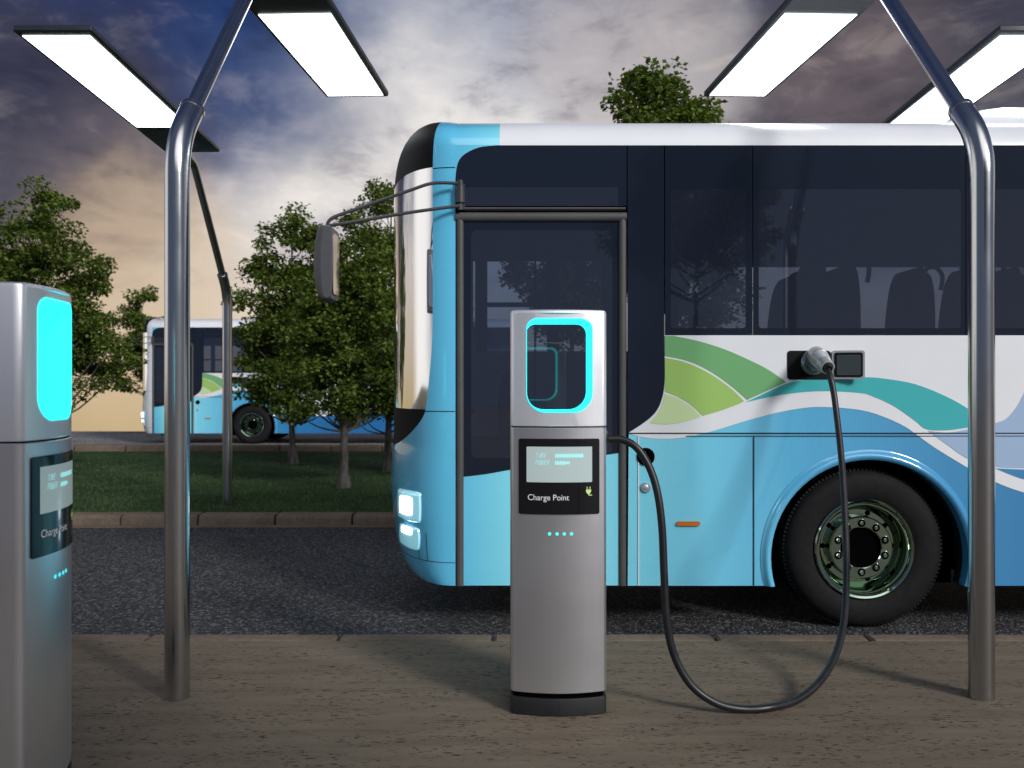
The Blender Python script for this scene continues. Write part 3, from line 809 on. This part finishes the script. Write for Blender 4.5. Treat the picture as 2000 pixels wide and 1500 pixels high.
    y0, y1 = 366, 402
    hd.poly(pxs(top + [(1224, 283.5), (1224, y0), (889.5, y0)]), 0, to3=flat(.001))
    hd.poly(pxs([(889.5, y0), (905, y0), (905, y1), (889.5, y1)]), 0, to3=flat(.001)); hd.poly(pxs([(1207, y0), (1224, y0), (1224, y1), (1207, y1)]), 0, to3=flat(.001))
    hp = B(hd, 'door_header', M['darkglass'])
    q = MB(); q.poly(pxs([(905, y0), (1207, y0), (1207, y1), (905, y1)]), 0, to3=flat(.001)); B(q, 'header_glass', M['glass'], hp)
    pl = MB(); pl.poly(pxs([(1226, 283.5), (1297, 283.5)] + [(x - .8, y) for x, y in pil] + [(1226, 845)]), 0, to3=flat(.0015))
    B(pl, 'pillar_panel', M['darkglass'])
    wins = [(1299, 1469.5), (1471, 1886)] + [(1887.5 + 418 * k, 1887.5 + 418 * k + 416.5) for k in range(4)] + [(1887.5 + 418 * 4, 1000 + RX * S - 2)]
    for a, c in wins:
        q = MB(); o_ = pxs([(a, 283.5), (c, 283.5), (c, 654.5), (a, 654.5)])
        ia, ic = a + 11, c - (13 if c < 1480 else 9)
        hole = rrect(sx_(ia), sx_(ic), sz_(641), sz_(369), .02, 3)
        q.poly(o_, 0, [hole[::-1]], to3=flat(.001)); wo_ = B(q, 'window', M['darkglass'])
        q = MB(); q.poly(hole, 0, to3=flat(.0012)); B(q, 'pane', M['glass'], wo_)
    # ---------------- door
    dr = empty('door', (0, 0, 0), 0, root)
    dd = MB()
    def bar(a, c, t, bt, y=-.012, d=.03, round_=True):
        x0, x1, z0, z1 = sx_(a), sx_(c), sz_(bt), sz_(t)
        if x1 - x0 < z1 - z0:
            n = 8; dd.grid(lambda i, j: (lerp(x0, x1, .5 - .5 * math.cos(PI * i / n)), d - (d - y) * math.sin(PI * i / n) ** .5, (z0, z1)[j]), n, 1, 0, True)
        else:
            n = 8; dd.grid(lambda i, j: ((x0, x1)[j], d - (d - y) * math.sin(PI * i / n) ** .5, lerp(z0, z1, .5 - .5 * math.cos(PI * i / n))), n, 1, 0, True)
    bar(890, 906, 416, 1144); bar(1208, 1224, 416, 1144); bar(890, 1224, 414, 433, -.016)
    bar(906, 1222, 404, 411, -.010)
    B(dd, 'door_frame', M['grey'], dr)
    gl = MB(); low = curve2([(905, 930.5), (950, 925), (1000, 916), (1060, 906), (1130, 895), (1209, 884)], 4)
    inn_ = rrect(sx_(920), sx_(1196), sz_(895), sz_(449), .04, 5)
    gl.poly(pxs([(1209, 432), (905, 432)] + low), 0, [inn_[::-1]], to3=flat(.010)); B(gl, 'door_glass_border', M['darkglass'], dr)
    gl = MB(); gl.poly(inn_, 0, to3=flat(.0102)); B(gl, 'door_glass', M['glass'], dr)
    dp = MB(); dp.poly(pxs(low + [(1209, 1144), (905, 1144)]), 0, to3=flat(.007))
    dp.tube([(x, .006, z) for x, z in pxs(low)], .003, 6, 1)
    B(dp, 'door_panel', [M['blue'], M['seam']], dr)
    # ---------------- arch trim, wheels
    for dx in (0, WX2 - WX):
        t = MB(); n = 40; a0 = math.asin((ZBOT - ARC_C[1]) / ARI)
        def trim(i, j):
            a = lerp(a0, PI - a0, i / n); rr = lerp(ARI - .002, ARO, j / 6)
            zc = ARC_C[1] + rr * math.sin(a)
            return (ARC_C[0] + dx + rr * math.cos(a), -.004 - .026 * math.sin(PI * min(1, j / 6 + .12)), max(ZBOT, zc))
        t.grid(trim, n, 6, 0, True); t.grid(lambda i, j: (trim(i, 0)[0], (-.01, .06)[j], trim(i, 0)[2]), n, 1, 0, True)
        B(t, 'wheel_arch', M['blue'], sharp=60)
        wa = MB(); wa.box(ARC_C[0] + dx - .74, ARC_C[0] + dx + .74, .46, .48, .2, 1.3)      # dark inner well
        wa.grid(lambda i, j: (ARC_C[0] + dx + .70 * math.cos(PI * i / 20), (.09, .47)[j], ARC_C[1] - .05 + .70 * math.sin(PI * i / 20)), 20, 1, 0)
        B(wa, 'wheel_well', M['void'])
        for side_ in (0, 1):
            sg = 1 if side_ == 0 else -1; yo = .05 if side_ == 0 else WB - .05
            wh = empty('wheel', (WX + dx - BUS_O.x, yo - BUS_O.y, 0), 0, root)
            to3 = lambda a, c, t: (a, sg * t, .5 + c)
            ty = MB()
            prof = [(.306, .022), (.325, .006), (.36, -.006), (.41, -.010), (.455, -.004), (.482, .014), (.494, .036), (.499, .06), (.5, .15), (.499, .22), (.49, .25), (.46, .27), (.31, .26)]
            ty.lathe(prof, 96, to3)
            nt = 120                          # tread blocks
            for k in range(nt):
                a, da = 2 * PI * k / nt, 2 * PI / nt * .30
                for (ya, yb, sh) in ((.030, .095, 0), (.11, .175, .02), (.19, .245, 0)):
                    vs = []
                    for ang in (a - da + sh, a + da + sh):
                        for (rr, yy) in ((.485, ya), (.507, ya + .006), (.507, yb), (.485, yb)):
                            vs.append(to3(rr * math.cos(ang), rr * math.sin(ang), yy))
                    ty.add(vs, [(0, 1, 5, 4), (1, 2, 6, 5), (2, 3, 7, 6), (0, 3, 2, 1), (4, 5, 6, 7)])
            ty.build('tyre', M['tyre'], wh, sharp=40)
            rm = MB()
            rp = [(.312, .012), (.316, -.002), (.308, -.010), (.297, -.004), (.292, .012), (.285, .022), (.278, .022), (.272, .034), (.262, .10), (.235, .125), (.205, .125), (.204, .110), (.200, .060), (.192, .050), (.134, .050), (.128, .055), (.126, .10)]
            rm.lathe(rp, 80, to3)
            ro = rm.build('rim', M['chrome'], wh, sharp=25)
            for k in range(10):
                nb = MB(); a = 2 * PI * (k + .5) / 10; cx, cz = .156 * math.cos(a), .156 * math.sin(a)
                nb.lathe([(.0285, .0502), (.0275, .0475), (.025, .0475)], 18, lambda p, q_, t: to3(cx + p, cz + q_, t)); nb.lathe([(.025, .0485), (.0, .0485)], 18, lambda p, q_, t: to3(cx + p, cz + q_, t), 1); nb.lathe([(.014, .0485), (.014, .043), (.011, .041), (.0, .041)], 6, lambda p, q_, t: to3(cx + p, cz + q_, t), 0, False)
                nb.build('wheel_nut', [M['chrome'], M['void']], wh, sharp=25)
            hb = MB(); hb.lathe([(.1265, .075), (.0, .075)], 32, to3)
            for k in range(10):              # hand holes in the dish
                a = 2 * PI * k / 10; cx, cz = .222 * math.cos(a), .222 * math.sin(a)
                hb.lathe([(.017, .1225), (.0, .1215)], 12, lambda p, q_, t: to3(cx + p, cz + q_, t))
            hb.build('hub', M['void'], wh)
    # ---------------- small fittings on the near side
    q = MB(); cx, cz = sx_(1261), sz_(892)
    q.lathe([(17.5 / S, .0), (17.5 / S, -.008), (13 / S, -.009), (12 / S, -.004), (0, -.004)], 28, lambda a, c, t: (cx + a, t, cz + c)); B(q, 'door_button', M['void'])
    q = MB(); cx2, cz2 = sx_(1260.5), sz_(952)
    q.lathe([(10 / S, -.0), (10 / S, -.010), (8 / S, -.016), (7 / S, -.012), (6.5 / S, -.014), (0, -.016)], 24, lambda a, c, t: (cx2 + a, t, cz2 + c)); B(q, 'lock', M['plug'], sharp=60)
    for px in (1344, 2070, 2600):
        q = MB(); q.prism(rrect(sx_(px - 23), sx_(px + 23), sz_(1026.5), sz_(1018), 4 / S, 4), 0, -.014); B(q, 'side_marker', M['orange'])
    # charging port and its open flap
    q = MB(); o_ = rrect(sx_(1537), sx_(1622), sz_(741.5), sz_(685), .02, 4)
    q.prism(o_, -.0043, -.0055); B(q, 'charge_port', M['black'])
    fl = MB()
    def hinge(x, y, z):                      # the flap stands open, hinged at its left edge
        x0 = sx_(1622.5); a = R(14); return (x0 + x * math.cos(a) - y * math.sin(a) * 0, -.006 - x * math.sin(a) + y, z)
    wf = 60 / S
    fl.prism(rrect(0, wf, sz_(740.5), sz_(685), .018, 4), -.0, -.016, 0, to3=hinge)
    fo = B(fl, 'port_flap', M['plug'])
    fl = MB(); fl.prism(rrect(4 / S, wf - 4 / S, sz_(736.5), sz_(689), .014, 4), -.0165, -.020, 0, to3=hinge); B(fl, 'flap_seal', M['black'], fo)
    fl = MB(); fl.prism(rrect(8 / S, wf - 8 / S, sz_(733), sz_(693.5), .010, 4), -.0205, -.023, 0, to3=hinge); B(fl, 'flap_lining', M['flapglass'], fo)
    # ---------------- mirrors
    q = MB(); d0, d1 = -.05, -.16             # distances in front of the side plane
    def bp(px, py, y): return ((px - 1000) * (ZB + y) / F, y, EYE - (py - HZ) * (ZB + y) / F)
    q.tube(spline([bp(893, 358, d0), bp(845, 358, -.07), bp(800, 372, -.09), bp(720, 400, -.12), bp(662, 420, -.15), bp(645, 429, d1), bp(639, 440, d1), bp(638.5, 455, d1)], 6), .0105, 12)
    q.tube(spline([bp(897, 402, d0), bp(800, 415, -.09), bp(700, 432, -.14), bp(641, 441, d1)], 6), .0105, 12)
    q.tube([bp(899, 352, -.03), bp(899, 362, -.03)], .018, 12); q.tube([bp(899, 363, -.03), bp(899, 396, -.03)], .028, 16)
    q.tube([bp(899, 396, -.03), bp(899, 410, -.03)], .016, 12)
    q.box(sx_(893), sx_(908), -.02, .004, sz_(410), sz_(360))
    B(q, 'mirror_arm', M['charcoal'], sharp=50)
    mh = MB(); xa, xb = bp(621, 0, d1)[0], bp(657, 0, d1)[0]; za, zb_ = bp(0, 590, d1)[2], bp(0, 447, d1)[2]
    mo_ = curve2([(632, 447.5), (645, 446.5), (655, 449), (657.5, 456)], 4) + curve2([(657.5, 470), (657, 540), (655.5, 578)], 3) + curve2([(654, 586), (646, 590.5), (636, 590), (630, 585)], 4) + curve2([(628, 578), (622.5, 553), (620.5, 518), (622.5, 483), (628, 454)], 4)
    mo_ = [bp(a, c, d1)[::2] for a, c in mo_]
    mcx, mcz = bp(640, 518, d1)[::2]
    rg_ = []
    for yy, kx, kz in ((-.135, .55, .93), (-.128, .78, .975), (-.112, .93, .992), (-.09, 1, 1), (.07, 1, 1), (.092, .93, .99), (.105, .7, .96)):
        xr = max(a for a, _ in mo_)
        rg_.append([(xr + (a - xr) * kx, d1 - .02 + yy, mcz + (c - mcz) * kz) for a, c in mo_])
    mh.grid(lambda i, j: rg_[j][i], len(mo_), len(rg_) - 1, 0, True, True); mh.add(rg_[0], [tuple(range(len(mo_)))]); mh.add(rg_[-1], [tuple(range(len(mo_)))])
    mo = B(mh, 'mirror', M['mirrorgrey'], sharp=45)
    mg = MB(); mg.prism(rrect(-.09, .09, za + .04, zb_ - .04, .03, 4), 0, .003, 0, to3=lambda x, y, z: (xb + .001 + y, d1 - .02 + x, z)); B(mg, 'mirror_glass', M['screen'], mo)
    # far side mirror hanging low in front of the nose
    q = MB()
    q.tube(spline([(XS - .05, WB + .01, 1.95), (XS - .32, WB + .20, 2.0), (XS - .47, WB + .28, 1.85), (XS - .47, WB + .28, 1.62)], 6), .014, 10)
    B(q, 'mirror_arm', M['charcoal'])
    q = MB(); q.prism(rrect(XS - .53, XS - .42, 1.10, 1.64, .05, 4), WB + .16, WB + .40); B(q, 'mirror', M['charcoal'])
    # ---------------- headlights, both sides of the nose
    for mirror in (0, 1):
        def patch(pxa, pxb, pya, pyb, out, sq=.6, n=14, bulge=0.0):
            zc = lambda py: EYE - (py - HZ) * (ZB + .55) / F
            def fn(i, j):
                u_, v_ = 2 * i / n - 1, 2 * j / n - 1
                uu = u_ * math.sqrt(1 - sq * v_ * v_ / 2); vv = v_ * math.sqrt(1 - sq * u_ * u_ / 2)
                z = zc(lerp(pyb, pya, .5 + .5 * vv)); th = th_for(lerp(pxa, pxb, .5 + .5 * uu), z)
                rim_ = max(abs(u_), abs(v_))
                p_ = front(th, z, out + bulge * (1 - rim_ ** 2) if rim_ < .999 else -.01)
                if mirror: p_.y = WB - p_.y
                return p_
            q_ = MB(); q_.grid(fn, n, n, 0, True); return q_
        hl = B(patch(776, 824, 943, 1004, .012, .25, 14, .006), 'headlight', M['lens'], sharp=60)
        B(patch(784, 809, 953, 993, .026, .35, 10, .006), 'lamp_glow', M['light'], hl)
        hl = B(patch(779, 822, 1008, 1055, .010, .5, 14, .006), 'headlight', M['lens'], sharp=60)
        B(patch(787, 808, 1011, 1027, .022, .35, 10, .006), 'lamp_glow', M['light'], hl)
    # ---------------- far side, tail, floor, cabin
    q = MB()
    q.box(XS, RX, WB - .05, WB, ZBOT, 1.84, 0); q.box(XS, RX, WB - .05, WB - .002, 2.66, LEN_T, 1)
    q.box(RX - .05, RX, .05, WB - .05, ZBOT, LEN_T, 0)
    for x in [XS + .02, sx_(1100), sx_(1255), 1.40, 2.74, 4.08, 5.42, 6.76, 8.1, RX - .1]:
        q.box(x, x + .11, WB - .048, WB - .004, 1.84, 2.66, 1)
    q.add([(RX, inset(z), z) for z in zz] + [(RX, WB - inset(z), z) for z in zz[::-1]], [tuple(range(2 * len(zz)))], 0)
    B(q, 'far_wall', [M['white'], M['inside']])
    q = MB(); q.add([(XS, WB - .02, 1.84), (RX, WB - .02, 1.84), (RX, WB - .02, 2.66), (XS, WB - .02, 2.66)], [(0, 1, 2, 3)]); B(q, 'far_glass', M['glass'])
    q = MB(); q.box(XS - .02, ARC_C[0] - .72, .10, WB - .06, .30, .36); q.box(ARC_C[0] + .72, RX - .06, .10, WB - .06, .30, .36); q.box(ARC_C[0] - .72, ARC_C[0] + .72, .49, WB - .49, .30, .36)
    B(q, 'underbody', M['under'])
    q = MB()
    q.box(XS + .0, .95, .06, WB - .06, .90, .93); q.box(.95, RX - .06, .49, WB - .49, 1.12, 1.15); q.box(ARC_C[0] + .75, ARC_C[0] + WX2 - WX - .75, .06, .49, 1.12, 1.15); q.box(.95, RX - .06, WB - .49, WB - .06, 1.12, 1.15); q.box(XS - .2, RX - .06, .10, WB - .10, 2.92, 2.95)
    q.box(1.2, RX - .06, WB - .50, WB - .06, 2.60, 2.90); q.box(sx_(1300), RX - .06, .03, .05, 1.13, sz_(656))
    q.box(XS + .12, sx_(1205), WB - .09, WB - .052, 2.24, 2.28); q.box(sx_(1060), sx_(1066), WB - .40, WB - .36, .93, 2.92)
    q.box(XS - .28, XS - .02, .45, WB - .45, .93, 1.40)
    B(q, 'cabin', M['inside'])
    def seat_mesh(x, y, tall):
        s_ = MB(); n = 10
        # back: slim slab leaning towards the tail, rounded top
        out = [(-.20, .0), (-.21, .3 * tall), (-.17, .55 * tall), (-.11, .66 * tall), (-.03, .70 * tall), (.05, .66 * tall), (.10, .52 * tall), (.13, .25 * tall), (.14, .0)]
        out = curve2(out, 4)
        s_.prism([(x + a * .55 + .16 * c / tall * .25, 1.64 + c) for a, c in out], y - .21, y + .21)
        s_.prism(rrect(x - .48, x + .02, 1.54, 1.66, .05, 4), y - .21, y + .21); s_.box(x - .3, x - .1, y - .15, y + .15, 1.14, 1.54)
        if tall < 1.1: s_.tube(spline([(x + .02, y - .17, 1.64 + .58 * tall), (x + .03, y - .17, 1.64 + .72 * tall), (x + .10, y - .17, 1.64 + .74 * tall), (x + .15, y - .17, 1.64 + .68 * tall), (x + .14, y - .17, 1.64 + .58 * tall)], 5), .016, 8)
        return s_
    for x in (2.05, 2.95, 3.72, 4.55, 5.35, 6.2, 7.1):
        for y, tl_ in ((.55, 1.0), (1.02, 1.0), (1.85, 1.22)):
            B(seat_mesh(x + (.18 if y < .8 else 0) + (.35 if y > 1.5 else 0), y, tl_), 'passenger_seat', M['seat'], sharp=50)
    s_ = MB(); dx_ = -.10
    out = curve2([(-.12, 0), (-.13, .3), (-.10, .52), (-.02, .60), (.07, .55), (.13, .3), (.15, 0)], 5)
    s_.prism([(dx_ + .12 + a, 1.08 + c) for a, c in out], 1.5, 2.0); s_.prism(rrect(dx_ - .35, dx_ + .1, .98, 1.10, .05, 4), 1.5, 2.0); s_.box(dx_ - .2, dx_, 1.6, 1.9, .93, 1.0)
    B(s_, 'driver_seat', M['seat'], sharp=50)
    s_ = MB(); c0 = Vector((-.50, 1.75, 1.42)); ax = Vector((.5, 0, .86)).normalized(); u1 = Vector((0, 1, 0)); v1 = ax.cross(u1)
    s_.tube([c0 + (u1 * math.cos(2 * PI * k / 28) + v1 * math.sin(2 * PI * k / 28)) * .22 for k in range(29)], .014, 8)
    s_.tube([c0 - u1 * .22, c0 + u1 * .22], .012, 8); s_.tube([c0, c0 - ax * .35], .03, 10)
    B(s_, 'steering_wheel', M['charcoal'])
    return root
bus = make_bus()
tag(bus, 'large blue and white bus parked at the kerb, plugged into the charging post', 'bus', 'electric buses in green and blue wave livery')
bus2 = dup(bus)
bus2.location = (BUS_O.x - 8.99, 22.86 + BUS_O.y, 0)
tag(bus2, 'small distant bus with a white nose, on the far road behind the trees', 'bus', 'electric buses in green and blue wave livery')
for ch in bus2.children:                     # the distant bus has a white nose and corners
    if ch.name.startswith('body'):
        ch.data = ch.data.copy(); ch.data.materials[9] = M['frontwhite']

# ------------------------------------------------------------------ charging cable with its plug
cable = empty('charging_cable', (P(1192, 859, 4.02).x, 4.02, HP))
CO = cable.location
zP = lambda px, py, d: P(px, py, d)
pts = [zP(1188, 858, 4.02), zP(1215, 859, 4.02), zP(1243, 874, 4.01), zP(1268, 912, 4.0), zP(1284, 962, 3.98), zP(1293, 1030, 3.96), zP(1297, 1120, 3.94), zP(1302, 1210, 3.92),
       zP(1317, 1280, 3.91), zP(1350, 1338, 3.90), zP(1398, 1373, 3.89), zP(1450, 1385, 3.90), zP(1503, 1384, 3.92), zP(1556, 1367, 4.0), zP(1600, 1332, 4.1), zP(1632, 1279, 4.25),
       zP(1648, 1215, 4.4), zP(1653, 1140, 4.55), zP(1652, 1050, 4.7), zP(1648, 960, 4.85), zP(1642, 880, 4.98), zP(1634, 810, 5.08), zP(1628, 765, 5.13), zP(1622, 738, 5.16), zP(1616.5, 719, 5.20)]
for p in pts: p.z = max(p.z, HP + .0185)
q = MB(); q.tube(spline(pts, 8), .0178, 14); q.build('cable', M['cable'], cable, CO, sharp=80)
base = Vector((sx_(1589), ZB - .05, sz_(694))); tip = P(1617, 718, 5.20)
ax = (tip - base).normalized(); u1 = ax.cross(Vector((0, 0, 1))).normalized(); v1 = ax.cross(u1)
Ln = (tip - base).length
def along(a, b, t): return base + ax * t + u1 * a + v1 * b
pb = MB()                                    # collar pushed into the socket, square to the bus side
pb.lathe([(0, .0), (.078, .0), (.080, .010), (.076, .020), (.062, .026), (.060, .05), (.054, .07), (0.0, .074)], 36, lambda a, c, t: Vector((sx_(1587) + a, ZB - .006 - t, sz_(708) + c)), 0)
pco = pb.build('plug_collar', M['plugglass'], cable, CO, sharp=45)
pb = MB(); prof = [(.0, -.052), (.030, -.046), (.048, -.028), (.056, 0), (.059, .03), (.058, .07)]
for k in range(8): prof += [(.057 - .0015 * k, .080 + .012 * k), (.0535 - .0015 * k, .083 + .012 * k), (.0535 - .0015 * k, .087 + .012 * k), (.0565 - .0015 * k, .090 + .012 * k)]
prof += [(.044, Ln - .07), (.0415, Ln - .03), (.041, Ln - .006), (.037, Ln), (.031, Ln), (.029, Ln - .02), (0, Ln - .02)]
pb.lathe(prof, 36, along); pb.build('plug', M['plug'], cable, CO, sharp=40)
pb = MB(); pb.lathe([(.0295, Ln - .02), (.027, Ln + .004), (.021, Ln + .018), (.018, Ln + .026)], 24, along); pb.build('cable_grip', M['rubber'], cable, CO)
tag(cable, 'black charging cable looping over the pavement into the bus side', 'cable')

# ------------------------------------------------------------------ trees
def tree(label, px, py, d, blobs, seed, leaves, size=.062, trunk_r=.062, at=None):
    """trunk at a pixel and distance; blobs = crown masses (px, py, half width, half height) at that distance"""
    rnd = random.Random(seed); base = P(px, py, d); base.z = .09 if d < 19 else -.4
    if at: base = Vector(at)
    root = empty('broadleaf_tree', base); k = d / F
    ell = []
    for (bx, by, rx, ry) in blobs:
        c = (P(bx, by, d) - base) if not at else Vector((bx * k, 0, by * k)); ell.append((c, rx * k, (rx * k * .5 + ry * k * .5), ry * k))
    zmin = min(c.z - rz for c, _, _, rz in ell); zmax = max(c.z + rz * .6 for c, _, _, rz in ell)
    tb = MB(); fork = max(.5, zmin + .25 * (zmax - zmin)); cx = sum(c.x for c, *_ in ell) / len(ell)
    path = []; rads = []
    for i in range(14):
        t = i / 13; z = t * (zmax - .25)
        path.append((cx * t ** 1.6 + .03 * math.sin(5 * t + seed), .03 * math.cos(4 * t + seed), z))
        rads.append(trunk_r * ((1.0 + .8 * math.exp(-z / .12)) * (1 - .86 * t)) )
    tb.tube(path, rads, 12)
    cent = []
    vol = [a * b_ * c_ for _, a, b_, c_ in ell]; tot = sum(vol)
    ncl = max(70, leaves // 105)
    for (c, rx, ry, rz), v in zip(ell, vol):
        for _ in range(int(ncl * v / tot) + 1):
            while True:
                q = Vector((rnd.uniform(-1, 1), rnd.uniform(-1, 1), rnd.uniform(-1, 1)))
                if q.length < 1: break
            q = q.normalized() * q.length ** .42 * rnd.uniform(.86, 1.06)
            if noise.noise(q * 1.9 + Vector((seed, 0, 0))) < -.42: continue
            cent.append(c + Vector((q.x * rx, q.y * ry, q.z * rz)))
    for c in cent[::3]:                      # limbs reach out to the leaf clumps
        z0 = min(max(zmin * .85, c.z - .7 * (Vector((c.x, c.y)).length + .25)), zmax - .4)
        t = max(0.02, z0 / (zmax - .25)); i = min(12, int(t * 13)); a = Vector(path[i]).lerp(Vector(path[i + 1]), t * 13 - i)
        mid = a.lerp(c, .5) + Vector((0, 0, -.10 * (c - a).length)) + Vector((rnd.uniform(-.06, .06), rnd.uniform(-.06, .06), 0))
        r0 = min(rads[i] * .55, .012 + .010 * (c - a).length)
        tb.tube(spline([a, mid, c], 4), [r0 * (1 - .8 * n / 8) for n in range(9)], 6, caps=False)
    tb.build('trunk', M['bark'], root, sharp=80)
    lf = MB(); per = leaves / max(1, len(cent))
    for c in cent:
        rr = rnd.uniform(.15, .33)
        for _ in range(int(per * rnd.uniform(.6, 1.4))):
            while True:
                q = Vector((rnd.uniform(-1, 1), rnd.uniform(-1, 1), rnd.uniform(-1, 1)))
                if q.length < 1: break
            p = c + Vector((q.x * rr, q.y * rr, q.z * rr * .62))
            ln = size * rnd.uniform(.65, 1.25); wd2 = ln * rnd.uniform(.30, .42)
            d1 = Vector((rnd.gauss(0, 1), rnd.gauss(0, 1), rnd.gauss(-.25, .6))).normalized()
            nn = Vector((rnd.gauss(0, .7), rnd.gauss(0, .7), 1)).normalized()
            sd_ = d1.cross(nn).normalized(); nn = sd_.cross(d1)
            fold = nn * wd2 * .35
            lf.add([p, p + d1 * ln * .45 + sd_ * wd2 + fold, p + d1 * ln, p + d1 * ln * .45 - sd_ * wd2 + fold, p + d1 * ln * .5], [(0, 1, 4), (1, 2, 4), (2, 3, 4), (3, 0, 4)])
    lf.build('crown', M['leaf'], root, fix=False)
    tag(root, label, 'tree', 'broadleaf trees on the verge')
tree('bushy tree with a slim trunk, between the far lamp and the nearest tree', 573, 905, 16.1, [(565, 500, 70, 85), (590, 450, 42, 58), (520, 600, 66, 110), (585, 640, 90, 130), (530, 715, 75, 70), (600, 745, 95, 70)], 3, 28500, 0.078)
tree('nearest tree on the grass, its flared trunk midway between lamp and bus nose', 668, 952, 12.3, [(700, 520, 62, 95), (660, 600, 75, 90), (720, 640, 80, 110), (640, 700, 90, 80), (700, 755, 100, 62), (600, 790, 40, 34)], 7, 28500, 0.067)
tree('tallest tree beside the windscreen, trunk half hidden by the bus nose', 757, 920, 14.7, [(742, 385, 30, 44), (760, 450, 60, 80), (770, 560, 85, 120), (765, 690, 95, 120), (850, 600, 70, 120), (725, 800, 45, 36)], 12, 26600, 0.073)
tree('broad tree rising behind the left-hand charging post', 80, 925, 14.4, [(96, 402, 40, 56), (88, 450, 70, 78), (30, 480, 70, 90), (150, 510, 66, 66), (60, 610, 130, 110), (170, 610, 60, 80), (195, 700, 66, 62), (100, 720, 90, 60), (-60, 560, 90, 140), (132, 790, 22, 22)], 21, 38000, 0.072)
tree('small tree on the far side of the distant bus', 318, 860, 27.0, [(285, 610, 34, 44), (262, 660, 46, 60), (300, 680, 45, 70), (250, 720, 40, 42)], 31, 13300, 0.101)
tree('tree standing behind the bus, its crown showing above the white roof', 1310, 960, 10.6, [(1258, 200, 54, 56), (1285, 165, 46, 38), (1335, 200, 62, 50), (1390, 222, 30, 24), (1300, 320, 110, 110), (1365, 420, 90, 100), (1260, 460, 90, 110), (1360, 560, 90, 90)], 44, 28500, 0.076)
tree('tree seen only through the glass of the near bus door', 1120, 930, 14.0, [(1060, 520, 80, 60), (1120, 590, 90, 80), (1180, 520, 80, 80)], 52, 15200, 0.073)
tree('added unseen tree behind the viewpoint, put there to shade the left-hand charging post', 0, 0, 8.8, [(0, 830, 190, 170), (-120, 720, 130, 110), (110, 740, 120, 120), (20, 960, 120, 110)], 61, 23000, .075, at=(2.65, -1.83, HP))  # added out of view only to cast shade on the left-hand post
